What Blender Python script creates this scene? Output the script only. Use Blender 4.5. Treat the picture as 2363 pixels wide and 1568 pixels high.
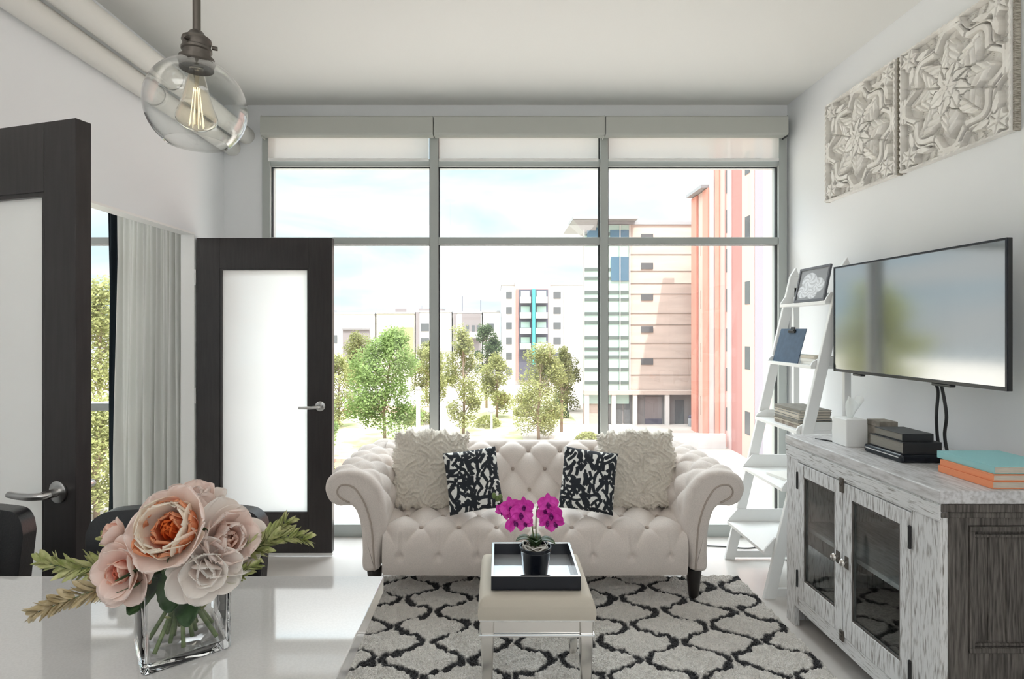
import bpy, bmesh, math, random
import numpy as np
from mathutils import Vector, Matrix, Euler
for _o in list(bpy.data.objects): bpy.data.objects.remove(_o)
S = bpy.context.scene
COL = S.collection
PI = math.pi
# ------------------------------------------------------------------ camera
cd = bpy.data.cameras.new('camera'); cam = bpy.data.objects.new('camera', cd); COL.objects.link(cam)
cam.location = (0, 0, 1.44); cam.rotation_euler = (PI/2, 0, 0)
cd.sensor_width = 36; cd.lens = 19.2; cd.shift_x = 0.01333; cd.shift_y = -0.01016
cd.clip_start = 0.03; cd.clip_end = 1500
S.camera = cam
# ------------------------------------------------------------------ view
S.view_settings.view_transform = 'Standard'; S.view_settings.look = 'None'
S.view_settings.gamma = 1; S.view_settings.use_curve_mapping = False
S.view_settings.exposure = 1.30
try:
    S.cycles.use_denoising = True
    S.cycles.max_bounces = 12; S.cycles.diffuse_bounces = 5; S.cycles.glossy_bounces = 5
    S.cycles.transparent_max_bounces = 24; S.cycles.transmission_bounces = 10
    S.cycles.sample_clamp_indirect = 6.0; S.cycles.blur_glossy = 0.5
except Exception: pass
# ------------------------------------------------------------------ world and sun
W = bpy.data.worlds.new('world'); S.world = W; W.use_nodes = True
nt = W.node_tree; nt.nodes.clear()
wo = nt.nodes.new('ShaderNodeOutputWorld'); bg = nt.nodes.new('ShaderNodeBackground')
tc = nt.nodes.new('ShaderNodeTexCoord'); mp = nt.nodes.new('ShaderNodeMapping')
mp.inputs['Scale'].default_value = (1.2, 1.0, 5.5); mp.inputs['Rotation'].default_value = (0, 0.12, 0.3)
nz = nt.nodes.new('ShaderNodeTexNoise'); nz.inputs['Scale'].default_value = 2.2; nz.inputs['Detail'].default_value = 6
nz.inputs['Roughness'].default_value = 0.55; nz.inputs['Distortion'].default_value = 0.6
cr = nt.nodes.new('ShaderNodeValToRGB')
cr.color_ramp.elements[0].position = 0.36; cr.color_ramp.elements[0].color = (0.69, 0.87, 0.98, 1)
cr.color_ramp.elements[1].position = 0.56; cr.color_ramp.elements[1].color = (0.96, 0.97, 0.975, 1)
nt.links.new(tc.outputs['Generated'], mp.inputs['Vector']); nt.links.new(mp.outputs[0], nz.inputs['Vector'])
nt.links.new(nz.outputs['Fac'], cr.inputs[0]); nt.links.new(cr.outputs[0], bg.inputs['Color'])
SKY = 0.50
# sky above the window view brightened as added fill, softer near the horizon
sx_ = nt.nodes.new('ShaderNodeSeparateXYZ'); mr_ = nt.nodes.new('ShaderNodeMapRange'); mr_.interpolation_type = 'SMOOTHSTEP'
mr_.inputs['From Min'].default_value = 0.36; mr_.inputs['From Max'].default_value = 0.62; mr_.inputs['To Min'].default_value = SKY; mr_.inputs['To Max'].default_value = SKY*6.2
nt.links.new(tc.outputs['Generated'], sx_.inputs[0]); nt.links.new(sx_.outputs['Z'], mr_.inputs['Value']); nt.links.new(mr_.outputs[0], bg.inputs['Strength'])
nt.links.new(bg.outputs[0], wo.inputs['Surface'])
sd = bpy.data.lights.new('sun', 'SUN'); sd.energy = 2.8; sd.angle = 0.01; sd.color = (1.0, 0.97, 0.92)
sun = bpy.data.objects.new('sun', sd); COL.objects.link(sun); sun.location = (10, -20, 40)
sun.rotation_euler = Vector((-0.157, 0.45, -1.0)).to_track_quat('-Z', 'Y').to_euler()
PANEL_W = 0.30      # radiance factor of the unseen fill panels added behind the viewpoint

# ------------------------------------------------------------------ mesh helpers
class MB:
    def __init__(s): s.v = []; s.f = []; s.c = None; s.sm = None
    def add(s, vs, fs):
        n = len(s.v); s.v += [tuple(p) for p in vs]; s.f += [tuple(i + n for i in f) for f in fs]; return s
    def box(s, x0, x1, y0, y1, z0, z1, M=None):
        x0, x1 = min(x0, x1), max(x0, x1); y0, y1 = min(y0, y1), max(y0, y1); z0, z1 = min(z0, z1), max(z0, z1)
        vs = [(x0,y0,z0),(x1,y0,z0),(x1,y1,z0),(x0,y1,z0),(x0,y0,z1),(x1,y0,z1),(x1,y1,z1),(x0,y1,z1)]
        if M is not None: vs = [M @ Vector(p) for p in vs]
        return s.add(vs, [(0,3,2,1),(4,5,6,7),(0,1,5,4),(1,2,6,5),(2,3,7,6),(3,0,4,7)])
    def hexa(s, vs):
        return s.add(vs, [(0,3,2,1),(4,5,6,7),(0,1,5,4),(1,2,6,5),(2,3,7,6),(3,0,4,7)])
    def beam(s, a, b, w, h, up=(0,0,1)):
        a = Vector(a); b = Vector(b); d = (b - a).normalized(); u = Vector(up)
        sd_ = d.cross(u)
        if sd_.length < 1e-4: sd_ = d.cross(Vector((1,0,0)))
        sd_.normalize(); u = sd_.cross(d).normalized()
        vs = []
        for p in (a, b):
            for (i, j) in ((-1,-1),(1,-1),(1,1),(-1,1)): vs.append(p + sd_*(i*w/2) + u*(j*h/2))
        return s.hexa(vs)
    def tube(s, pts, r, n=10, cap=True):
        pts = [Vector(p) for p in pts]; m = len(pts)
        rs = r if isinstance(r, (list, tuple)) else [r]*m
        prev = None; vs = []
        for i, p in enumerate(pts):
            d = (pts[min(i+1, m-1)] - pts[max(i-1, 0)])
            if d.length < 1e-9: d = Vector((0,0,1))
            d.normalize()
            if prev is None:
                u = d.orthogonal().normalized()
            else:
                u = prev - d*prev.dot(d)
                if u.length < 1e-6: u = d.orthogonal()
                u.normalize()
            prev = u; w = d.cross(u)
            for k in range(n):
                a = 2*PI*k/n; vs.append(p + (u*math.cos(a) + w*math.sin(a))*rs[i])
        fs = []
        for i in range(m-1):
            for k in range(n):
                fs.append((i*n+k, i*n+(k+1)%n, (i+1)*n+(k+1)%n, (i+1)*n+k))
        if cap: fs.append(tuple(range(n-1, -1, -1))); fs.append(tuple((m-1)*n+k for k in range(n)))
        return s.add(vs, fs)
    def lathe(s, prof, c=(0,0,0), n=32, cap0=True, cap1=True, M=None):
        vs = []
        for (r, z) in prof:
            for k in range(n):
                a = 2*PI*k/n; vs.append(Vector((r*math.cos(a), r*math.sin(a), z)))
        if M is not None: vs = [M @ v for v in vs]
        c = Vector(c); vs = [v + c for v in vs]
        fs = []; m = len(prof)
        for i in range(m-1):
            for k in range(n): fs.append((i*n+k, i*n+(k+1)%n, (i+1)*n+(k+1)%n, (i+1)*n+k))
        if cap0: fs.append(tuple(range(n-1, -1, -1)))
        if cap1: fs.append(tuple((m-1)*n+k for k in range(n)))
        return s.add(vs, fs)
    def prism(s, poly, a0, a1, axis='y'):
        # poly: 2D outline; extruded along axis
        n = len(poly)
        def P(p, a):
            if axis == 'y': return (p[0], a, p[1])
            if axis == 'x': return (a, p[0], p[1])
            return (p[0], p[1], a)
        vs = [P(p, a0) for p in poly] + [P(p, a1) for p in poly]
        fs = [tuple(range(n)), tuple(range(2*n-1, n-1, -1))]
        for i in range(n): fs.append((i, (i+1)%n, n+(i+1)%n, n+i))
        return s.add(vs, fs)
    def grid(s, P, cu=False, cv=False):
        P = np.asarray(P, float); nu, nv = P.shape[:2]
        vs = P.reshape(-1, 3).tolist(); fs = []
        for i in range(nu if cu else nu-1):
            i2 = (i+1) % nu
            for j in range(nv if cv else nv-1):
                j2 = (j+1) % nv
                fs.append((i*nv+j, i2*nv+j, i2*nv+j2, i*nv+j2))
        return s.add(vs, fs)
    def sphere(s, c, r, n=14, m=9, sc=(1,1,1)):
        P = np.zeros((n, m, 3))
        for i in range(n):
            for j in range(m):
                a = 2*PI*i/n; b = PI*(j/(m-1)) - PI/2
                b = max(-PI/2+0.02, min(PI/2-0.02, b))
                P[i, j] = (c[0]+r*sc[0]*math.cos(b)*math.cos(a), c[1]+r*sc[1]*math.cos(b)*math.sin(a), c[2]+r*sc[2]*math.sin(b))
        return s.grid(P, cu=True)

def _rootloc(p):
    v = Vector((0,0,0))
    while p is not None: v += p.location; p = p.parent
    return v
def obj(name, mb, m, parent=None, smooth=False, world=False, col=None, fixn=True, bevel=0, seg=2, sub=0):
    me = bpy.data.meshes.new(name)
    vs = mb.v
    loc = None
    if parent is None:
        A = np.array(vs); lo = A.min(0); hi = A.max(0)
        loc = Vector(((lo[0]+hi[0])/2, (lo[1]+hi[1])/2, lo[2])); vs = (A - np.array(loc)).tolist()
    elif world:
        vs = (np.array(vs) - np.array(_rootloc(parent))).tolist()
    me.from_pydata(vs, [], mb.f)
    if fixn:
        b = bmesh.new(); b.from_mesh(me); bmesh.ops.recalc_face_normals(b, faces=b.faces); b.to_mesh(me); b.free()
    if smooth:
        me.polygons.foreach_set('use_smooth', [True]*len(me.polygons))
        if smooth != True: me.set_sharp_from_angle(angle=math.radians(smooth))
    if col is not None:
        ca = me.color_attributes.new('Col', 'FLOAT_COLOR', 'POINT')
        C4 = np.ones((len(vs), 4), np.float32); C4[:, :3] = np.asarray(col, np.float32).reshape(-1, 3)
        ca.data.foreach_set('color', C4.ravel())
    o = bpy.data.objects.new(name, me); COL.objects.link(o)
    if m is not None: me.materials.append(m)
    if parent is not None: o.parent = parent
    elif loc is not None: o.location = loc
    if bevel:
        bv = o.modifiers.new('bevel', 'BEVEL'); bv.width = bevel; bv.segments = seg; bv.limit_method = 'ANGLE'
        bv.harden_normals = False
    if sub:
        sb = o.modifiers.new('sub', 'SUBSURF'); sb.levels = sub; sb.render_levels = sub
    me.update()
    return o
def thing(name, label, cat, loc=(0,0,0), rotz=0, group=None):
    o = bpy.data.objects.new(name, None); COL.objects.link(o); o.empty_display_size = 0.05
    o.location = loc; o.rotation_euler = (0, 0, rotz); o['label'] = label; o['category'] = cat
    if group: o['group'] = group
    return o
def tag(o, label, cat, group=None, kind=None):
    o['label'] = label; o['category'] = cat
    if group: o['group'] = group
    if kind: o['kind'] = kind
    return o
def struct(name, mb, m, label=None, cat=None, **k):
    o = obj(name, mb, m, **k); o['kind'] = 'structure'
    if label: o['label'] = label
    if cat: o['category'] = cat
    return o
def dup(root, loc, rotz=None, label=None, group=None):
    def cp(o, p):
        c = o.copy(); COL.objects.link(c)
        if p is not None: c.parent = p
        for ch in [x for x in o.children]: cp(ch, c)
        return c
    r = cp(root, None); r.location = loc
    if rotz is not None: r.rotation_euler[2] = rotz
    if label: r['label'] = label
    if group: r['group'] = group
    return r
def smooth_curve(pts, n, closed=False):
    P = np.array(pts, float); m = len(P); out = []
    segs = m if closed else m-1; per = max(2, int(math.ceil(n*3/segs)))
    for i in range(segs):
        if closed: p0, p1, p2, p3 = P[(i-1)%m], P[i], P[(i+1)%m], P[(i+2)%m]
        else: p0, p1, p2, p3 = P[max(i-1,0)], P[i], P[i+1], P[min(i+2,m-1)]
        for k in range(per):
            t = k/per
            out.append(0.5*((2*p1)+(-p0+p2)*t+(2*p0-5*p1+4*p2-p3)*t*t+(-p0+3*p1-3*p2+p3)*t**3))
    if closed: out.append(out[0])
    else: out.append(P[-1])
    out = np.array(out); L = np.concatenate([[0], np.cumsum(np.linalg.norm(np.diff(out, axis=0), axis=1))])
    s_ = np.linspace(0, L[-1], n + (1 if closed else 0))
    R = np.stack([np.interp(s_, L, out[:, k]) for k in range(P.shape[1])], 1)
    if closed: R = R[:-1]; s_ = s_[:-1]
    return R, s_
def vnoise(x, y, seed=0):
    # smooth value noise on numpy arrays
    xi = np.floor(x).astype(int); yi = np.floor(y).astype(int); xf = x-xi; yf = y-yi
    def h(a, b):
        n = (a*374761393 + b*668265263 + seed*1442695041) & 0x7fffffff
        n = ((n ^ (n >> 13)) * 1274126177) & 0x7fffffff
        return ((n ^ (n >> 16)) & 0xffff)/65535.0
    u = xf*xf*(3-2*xf); v = yf*yf*(3-2*yf)
    return (h(xi, yi)*(1-u)+h(xi+1, yi)*u)*(1-v)+(h(xi, yi+1)*(1-u)+h(xi+1, yi+1)*u)*v
def sstep(a, b, x):
    t = np.clip((x-a)/(b-a), 0, 1); return t*t*(3-2*t)

# ------------------------------------------------------------------ materials
def srgb(r, g, b):
    f = lambda c: (c/12.92 if c <= 0.04045 else ((c+0.055)/1.055)**2.4)
    return (f(r/255), f(g/255), f(b/255))
def mat(name, color=(0.8,0.8,0.8), rough=0.5, metal=0.0, noise=0, nscale=20, bump=0, bscale=60, color2=None, spec=0.5,
        coat=0, sheen=0, vcol=False, stretch=(1,1,1), detail=4, ramp=(0.4,0.6), trans=0, bdist=0.005, sss=0):
    m = bpy.data.materials.new(name); m.use_nodes = True; t = m.node_tree; b = t.nodes['Principled BSDF']
    b.inputs['Base Color'].default_value = (*color, 1); b.inputs['Roughness'].default_value = rough
    b.inputs['Metallic'].default_value = metal; b.inputs['Specular IOR Level'].default_value = spec
    if coat: b.inputs['Coat Weight'].default_value = coat; b.inputs['Coat Roughness'].default_value = 0.03
    if sheen: b.inputs['Sheen Weight'].default_value = sheen
    if trans: b.inputs['Transmission Weight'].default_value = trans
    if sss: b.inputs['Subsurface Weight'].default_value = sss; b.inputs['Subsurface Radius'].default_value = (0.01,0.006,0.004)
    tcx = t.nodes.new('ShaderNodeTexCoord'); mpx = t.nodes.new('ShaderNodeMapping'); mpx.inputs['Scale'].default_value = stretch
    t.links.new(tcx.outputs['Object'], mpx.inputs['Vector'])
    last = None
    if vcol:
        a = t.nodes.new('ShaderNodeVertexColor'); a.layer_name = 'Col'; last = a.outputs['Color']
    if color2 is not None or noise:
        n = t.nodes.new('ShaderNodeTexNoise'); n.inputs['Scale'].default_value = nscale; n.inputs['Detail'].default_value = detail
        t.links.new(mpx.outputs[0], n.inputs['Vector'])
        r = t.nodes.new('ShaderNodeValToRGB'); r.color_ramp.elements[0].position = ramp[0]; r.color_ramp.elements[1].position = ramp[1]
        if color2 is not None:
            r.color_ramp.elements[0].color = (*color, 1); r.color_ramp.elements[1].color = (*color2, 1)
            t.links.new(n.outputs['Fac'], r.inputs[0]); last = r.outputs[0]
        else:
            lo = 1-noise
            r.color_ramp.elements[0].color = (lo, lo, lo, 1); r.color_ramp.elements[1].color = (1, 1, 1, 1)
            t.links.new(n.outputs['Fac'], r.inputs[0])
            mx = t.nodes.new('ShaderNodeMix'); mx.data_type = 'RGBA'; mx.blend_type = 'MULTIPLY'; mx.inputs[0].default_value = 1
            if last is not None: t.links.new(last, mx.inputs[6])
            else: mx.inputs[6].default_value = (*color, 1)
            t.links.new(r.outputs[0], mx.inputs[7]); last = mx.outputs[2]
    if last is not None: t.links.new(last, b.inputs['Base Color'])
    if bump:
        n2 = t.nodes.new('ShaderNodeTexNoise'); n2.inputs['Scale'].default_value = bscale; n2.inputs['Detail'].default_value = 3
        t.links.new(mpx.outputs[0], n2.inputs['Vector'])
        bp = t.nodes.new('ShaderNodeBump'); bp.inputs['Strength'].default_value = bump; bp.inputs['Distance'].default_value = bdist
        t.links.new(n2.outputs['Fac'], bp.inputs['Height']); t.links.new(bp.outputs[0], b.inputs['Normal'])
    return m
def emit(name, color, strength):
    m = bpy.data.materials.new(name); m.use_nodes = True; t = m.node_tree; t.nodes.clear()
    o = t.nodes.new('ShaderNodeOutputMaterial'); e = t.nodes.new('ShaderNodeEmission')
    e.inputs[0].default_value = (*color, 1); e.inputs[1].default_value = strength; t.links.new(e.outputs[0], o.inputs[0]); return m
def thin_glass(name, tint=(1,1,1), refl=1.0, rough=0.0, ior=4.0):
    m = bpy.data.materials.new(name); m.use_nodes = True; t = m.node_tree; t.nodes.clear()
    o = t.nodes.new('ShaderNodeOutputMaterial'); tr = t.nodes.new('ShaderNodeBsdfTransparent'); gl = t.nodes.new('ShaderNodeBsdfGlossy')
    lw = t.nodes.new('ShaderNodeLayerWeight'); fr = t.nodes.new('ShaderNodeMath'); fr.operation = 'POWER'; fr.inputs[1].default_value = ior
    t.links.new(lw.outputs['Facing'], fr.inputs[0])
    mu = t.nodes.new('ShaderNodeMath'); mu.operation = 'MULTIPLY_ADD'; mu.inputs[1].default_value = refl; mu.inputs[2].default_value = 0.035; mu.use_clamp = True
    mx = t.nodes.new('ShaderNodeMixShader')
    tr.inputs[0].default_value = (*tint, 1); gl.inputs['Roughness'].default_value = rough
    t.links.new(fr.outputs[0], mu.inputs[0]); t.links.new(mu.outputs[0], mx.inputs[0])
    t.links.new(tr.outputs[0], mx.inputs[1]); t.links.new(gl.outputs[0], mx.inputs[2]); t.links.new(mx.outputs[0], o.inputs[0]); return m
def translucent(name, color, tcol, fac=0.5, rough=0.1, gloss=0.0, see=0.0, bump=0):
    m = bpy.data.materials.new(name); m.use_nodes = True; t = m.node_tree; t.nodes.clear()
    o = t.nodes.new('ShaderNodeOutputMaterial'); d = t.nodes.new('ShaderNodeBsdfDiffuse'); l = t.nodes.new('ShaderNodeBsdfTranslucent')
    d.inputs[0].default_value = (*color, 1); l.inputs[0].default_value = (*tcol, 1)
    mx = t.nodes.new('ShaderNodeMixShader'); mx.inputs[0].default_value = fac
    t.links.new(d.outputs[0], mx.inputs[1]); t.links.new(l.outputs[0], mx.inputs[2]); last = mx.outputs[0]
    if see:
        tr = t.nodes.new('ShaderNodeBsdfTransparent'); m3 = t.nodes.new('ShaderNodeMixShader'); m3.inputs[0].default_value = see
        t.links.new(last, m3.inputs[1]); t.links.new(tr.outputs[0], m3.inputs[2]); last = m3.outputs[0]
    if gloss:
        g = t.nodes.new('ShaderNodeBsdfGlossy'); g.inputs['Roughness'].default_value = rough
        fr = t.nodes.new('ShaderNodeFresnel'); fr.inputs['IOR'].default_value = 1.5
        mu = t.nodes.new('ShaderNodeMath'); mu.operation = 'MULTIPLY'; mu.inputs[1].default_value = gloss
        t.links.new(fr.outputs[0], mu.inputs[0]); m2 = t.nodes.new('ShaderNodeMixShader')
        t.links.new(mu.outputs[0], m2.inputs[0]); t.links.new(last, m2.inputs[1]); t.links.new(g.outputs[0], m2.inputs[2]); last = m2.outputs[0]
    t.links.new(last, o.inputs[0]); return m
M = {}
M['wall'] = mat('painted_wall', srgb(236,238,240), 0.85, bump=0.05, bscale=300, bdist=0.001)
M['ceiling'] = mat('painted_ceiling', srgb(224,224,221), 0.9)
M['white_trim'] = mat('white_trim', srgb(240,240,238), 0.4)
M['alu'] = mat('window_aluminium', srgb(174,179,176), 0.42, 0.15)
M['gasket'] = mat('black_gasket', (0.02,0.025,0.03), 0.6)
M['glass'] = thin_glass('window_glass', (0.985,0.995,0.99), 0.6)
M['cabglass'] = thin_glass('cabinet_glass', (0.85,0.88,0.88), 1.6)
M['floor'] = mat('polished_floor', srgb(208,203,198), 0.22, color2=srgb(218,214,210), nscale=3, stretch=(1,0.25,1), ramp=(0.35,0.65), coat=0.3)
M['dark_wood'] = mat('espresso_door', srgb(52,48,48), 0.30, noise=0.2, nscale=12, stretch=(6,6,0.5), spec=0.45)
M['steel'] = mat('brushed_steel', (0.62,0.61,0.6), 0.28, 1.0)
M['chrome'] = mat('chrome', (0.8,0.8,0.8), 0.12, 1.0)
M['black_metal'] = mat('dark_iron', (0.03,0.03,0.032), 0.5, 0.4)
M['black_plastic'] = mat('black_plastic', (0.015,0.016,0.018), 0.35)
M['black_gloss'] = mat('black_lacquer', (0.008,0.010,0.016), 0.18, spec=0.35)
M['leather'] = mat('black_leather', (0.012,0.012,0.014), 0.32, bump=0.25, bscale=160, bdist=0.002)
M['frost'] = translucent('frosted_glass', srgb(240,246,246), srgb(250,253,253), 0.6, 0.04, 1.6)
M['shade'] = translucent('shade_fabric', srgb(225,222,215), srgb(235,232,228), 0.5, see=0.32)
M['cassette'] = mat('shade_cassette', srgb(186,188,182), 0.6)
M['curtain'] = translucent('curtain_fabric', srgb(246,246,243), srgb(246,246,243), 0.35)
M['dark_curtain'] = mat('dark_curtain', srgb(14,30,38), 0.9)
M['quartz'] = mat('quartz_top', srgb(214,213,212), 0.05, color2=srgb(219,218,217), nscale=260, detail=2, coat=1.0)
M['sofa'] = mat('sofa_linen', srgb(224,214,207), 0.88, noise=0.10, nscale=240, bump=0.25, bscale=520, sheen=0.25, bdist=0.001)
M['sofa_button'] = mat('sofa_button', srgb(178,164,154), 0.85)
M['piping'] = mat('sofa_piping', srgb(176,164,154), 0.85)
M['sofa_leg'] = mat('sofa_leg_wood', (0.015,0.012,0.011), 0.35)
M['ruffle'] = mat('ruffle_fabric', srgb(226,219,207), 0.95, noise=0.12, nscale=90, sheen=0.3, bump=0.3, bscale=300, bdist=0.002)
M['vc_fabric'] = mat('printed_fabric', rough=0.8, vcol=True, bump=0.2, bscale=500, bdist=0.001)
M['rug'] = mat('shag_pile', rough=1.0, vcol=True, noise=0.10, nscale=220, bump=0.9, bscale=260, bdist=0.008, sheen=0.2)
M['cushion'] = mat('stool_cushion', srgb(206,198,184), 0.9, bump=0.2, bscale=420, bdist=0.001)
M['mirror'] = mat('antiqued_mirror', (0.74,0.72,0.69), 0.16, 0.9)
M['tray_floor'] = mat('tray_mirror', (0.9,0.93,0.96), 0.05, 0.7)
M['white_paint'] = mat('white_shelf_paint', srgb(240,241,240), 0.45)
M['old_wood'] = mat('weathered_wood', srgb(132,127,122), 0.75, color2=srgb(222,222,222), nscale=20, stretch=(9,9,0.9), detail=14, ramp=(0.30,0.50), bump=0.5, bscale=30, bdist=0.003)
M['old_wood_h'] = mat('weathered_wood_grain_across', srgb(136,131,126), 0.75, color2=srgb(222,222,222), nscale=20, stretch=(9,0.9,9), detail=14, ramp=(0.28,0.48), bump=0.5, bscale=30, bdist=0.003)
M['old_side'] = mat('dark_weathered_wood', srgb(56,52,49), 0.8, color2=srgb(114,108,103), nscale=13, stretch=(11,9,0.8), detail=12, ramp=(0.34,0.68), bump=0.5, bscale=30, bdist=0.003)  # darker copy of the front wood: heavier wear plus shade put into the colour
M['old_top'] = mat('worn_cabinet_top', srgb(172,169,168), 0.40, color2=srgb(214,213,214), nscale=14, stretch=(6,1.0,6), detail=8, ramp=(0.3,0.6))
M['carved'] = mat('whitewashed_carving', srgb(226,223,218), 0.85, color2=srgb(238,236,232), nscale=14, detail=8)
M['paper'] = mat('paper', srgb(238,236,230), 0.8)
M['tv_screen'] = mat('tv_screen', (0.36,0.37,0.37), 0.09, 1.0)
M['pipe'] = mat('painted_pipe', srgb(222,221,216), 0.8, bump=0.25, bscale=22, bdist=0.006)
M['bulb'] = thin_glass('amber_bulb_glass', (1.0,0.96,0.88), 1.3, ior=3.0)
M['globe'] = thin_glass('globe_glass', (0.975,0.98,0.975), 1.3, ior=3.0)
M['brass'] = mat('aged_brass', srgb(100,94,88), 0.45, 0.7)
M['filament'] = emit('filament', (1.0,0.78,0.48), 0.9)
M['vase'] = None
# ================================================================== ROOM SHELL
LX, RX, FY, BY, H = -1.909, 2.009, 3.80, -3.2, 3.0
struct('floor', MB().box(-5.2, RX+0.15, BY-0.1, FY+0.16, -0.12, 0), M['floor'])
struct('ceiling', MB().box(-5.2, RX+0.15, BY-0.1, FY+0.16, H, H+0.3), M['ceiling'])
struct('wall_right', MB().box(RX, RX+0.15, BY-0.1, FY+0.16, 0, H), M['wall'])
DY0, DY1, DZ = 1.72, 3.436, 2.045
m = MB().box(LX-0.08, LX, BY, DY0, 0, H).box(LX-0.08, LX, DY1, FY, 0, H).box(LX-0.08, LX, DY0, DY1, DZ, H)
struct('wall_left', m, M['wall'])
def wall_with_openings(x0, x1, ops):
    m = MB(); x = x0
    for (a, b, c, d) in ops:
        m.box(x, a, BY-0.1, BY, 0, H); m.box(a, b, BY-0.1, BY, 0, c); m.box(a, b, BY-0.1, BY, d, H); x = b
    m.box(x, x1, BY-0.1, BY, 0, H); return m
struct('wall_back', wall_with_openings(-5.2, RX, [(-4.9, -2.5, 0.7, 2.5), (-1.1, 1.3, 0.9, 2.4)]), M['wall'])
for k_, (a, b, c, d) in enumerate(((-4.9, -2.5, 0.7, 2.5), (-1.1, 1.3, 0.9, 2.4))):  # back windows are unseen; the living-side one is added for fill light
    w_ = thing('window_%d' % (3+k_), 'window in the wall behind the viewpoint', 'window', ((a+b)/2, BY-0.05, c)); w_['kind'] = 'structure'
    f_ = MB().box(a, b, BY-0.08, BY-0.02, c, c+0.05).box(a, b, BY-0.08, BY-0.02, d-0.05, d).box(a, a+0.05, BY-0.08, BY-0.02, c+0.05, d-0.05).box(b-0.05, b, BY-0.08, BY-0.02, c+0.05, d-0.05)
    f_.box((a+b)/2-0.03, (a+b)/2+0.03, BY-0.08, BY-0.02, c+0.05, d-0.05)
    for (xa, xb) in ((a+0.05, (a+b)/2-0.03), ((a+b)/2+0.03, b-0.05)): f_.box(xa, xb, BY-0.08, BY-0.02, (c+d)/2-0.03, (c+d)/2+0.03)
    obj('window_frame', f_, M['alu'], w_, world=True)
    obj('window_pane', MB().box(a+0.05, b-0.05, BY-0.052, BY-0.048, c+0.05, d-0.05), M['glass'], w_, world=True)
struct('wall_west', MB().box(-5.3, -5.2, BY-0.1, FY+0.16, 0, H), M['wall'])
WX0, WX1, WZ1 = -1.632, 1.992, 2.90
BX0, BX1, BZ1 = -4.6, -2.3, 2.6
m = MB().box(BX1, WX0, FY, FY+0.16, 0, H).box(WX0, RX, FY, FY+0.16, WZ1, H).box(WX1, RX, FY, FY+0.16, 0, WZ1)
m.box(BX0, BX1, FY, FY+0.16, BZ1, H).box(-5.2, BX0, FY, FY+0.16, 0, H)
struct('wall_front', m, M['wall'])
struct('baseboard_right', MB().box(RX-0.014, RX, BY, FY, 0, 0.09), M['white_trim'], bevel=0.003)
struct('baseboard_left', MB().box(LX, LX+0.014, BY, DY0-0.02, 0, 0.09), M['white_trim'], bevel=0.003)

def window(name, label, x0, x1, z0, z1, cols, rows, fw=0.055, skip=()):
    w = thing(name, label, 'window', ((x0+x1)/2, FY+0.03, z0)); w['kind'] = 'structure'
    y0, y1 = FY-0.03, FY+0.07
    fr = MB(); xs = [x0] + cols + [x1]; zs = [z0] + rows + [z1]
    for i, x in enumerate(xs):
        a = x0 if i == 0 else (x1-fw if i == len(xs)-1 else x-fw/2)
        fr.box(a, a+fw, y0, y1, z0, z1)
    # transoms, a little proud of the glass but behind the mullion face
    for j, z in enumerate(zs):
        h = 0.087 if j == 0 else 0.05
        a = z if j == 0 else (z1-h if j == len(zs)-1 else z-h/2)
        for i in range(len(xs)-1):
            xa = (x0+fw) if i == 0 else xs[i]+fw/2; xb = (x1-fw) if i == len(xs)-2 else xs[i+1]-fw/2
            fr.box(xa, xb, y0+0.008, y1-0.008, a, a+h)
    obj('window_frame', fr, M['alu'], w, world=True, bevel=0.003)
    g = MB()
    for i in range(len(xs)-1):
        xa = (x0+fw) if i == 0 else xs[i]+fw/2; xb = (x1-fw) if i == len(xs)-2 else xs[i+1]-fw/2
        for j in range(len(zs)-1):
            za = zs[j]+(0.087 if j == 0 else 0.025); zb = zs[j+1]-(0.05 if j == len(zs)-2 else 0.025)
            p = MB().box(xa, xb, FY+0.02, FY+0.026, za, zb)
            obj('window_pane', p, M['glass'], w, world=True)
            t_ = 0.008
            g.box(xa, xa+t_, FY-0.002, FY+0.018, za, zb).box(xb-t_, xb, FY-0.002, FY+0.018, za, zb)
            g.box(xa+t_, xb-t_, FY-0.002, FY+0.018, zb-t_*0.6, zb)
    obj('window_gasket', g, M['gasket'], w, world=True)
    return w
window('window_1', 'three-bay floor-to-ceiling window behind the sofa', WX0, WX1, 0.0, WZ1, [-0.444, 0.731], [2.052, 2.592])
window('window_2', 'bedroom window seen through the open double doors', BX0, BX1, 0.0, BZ1, [-3.45], [0.90, 2.052])

# roller shades
for i, (a, b, lab) in enumerate(((-1.612, -0.443, 'rolled-up white shade in the left window bay'), (-0.438, 0.722, 'rolled-up white shade in the middle window bay'),
                  (0.727, 1.962, 'rolled-up white shade in the right window bay'))):
    t = thing('roller_shade', lab, 'window shade', ((a+b)/2, 3.73, 2.6), group='roller shades over the window bays')
    prof = [(3.70, 2.756), (3.69, 2.766), (3.69, 2.876), (3.70, 2.886), (3.765, 2.886), (3.765, 2.756)]
    obj('shade_cassette', MB().prism(prof, a, b, 'x'), M['cassette'], t, world=True, bevel=0.003)
    zb = 2.603
    fa, fb = a+0.03, b-0.035
    obj('shade_fabric', MB().box(fa, fb, 3.752, 3.7528, zb, 2.757), M['shade'], t, world=True)
    obj('hem_bar', MB().box(fa, fb, 3.748, 3.757, zb-0.008, zb+0.012), M['white_trim'], t, world=True, bevel=0.002)
    obj('end_bracket', MB().box(a+0.002 if i == 0 else b-0.006, a+0.008 if i == 0 else b-0.001, 3.70, 3.768, 2.745, 2.889), M['black_plastic'] if i == 2 else M['cassette'], t, world=True)

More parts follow.
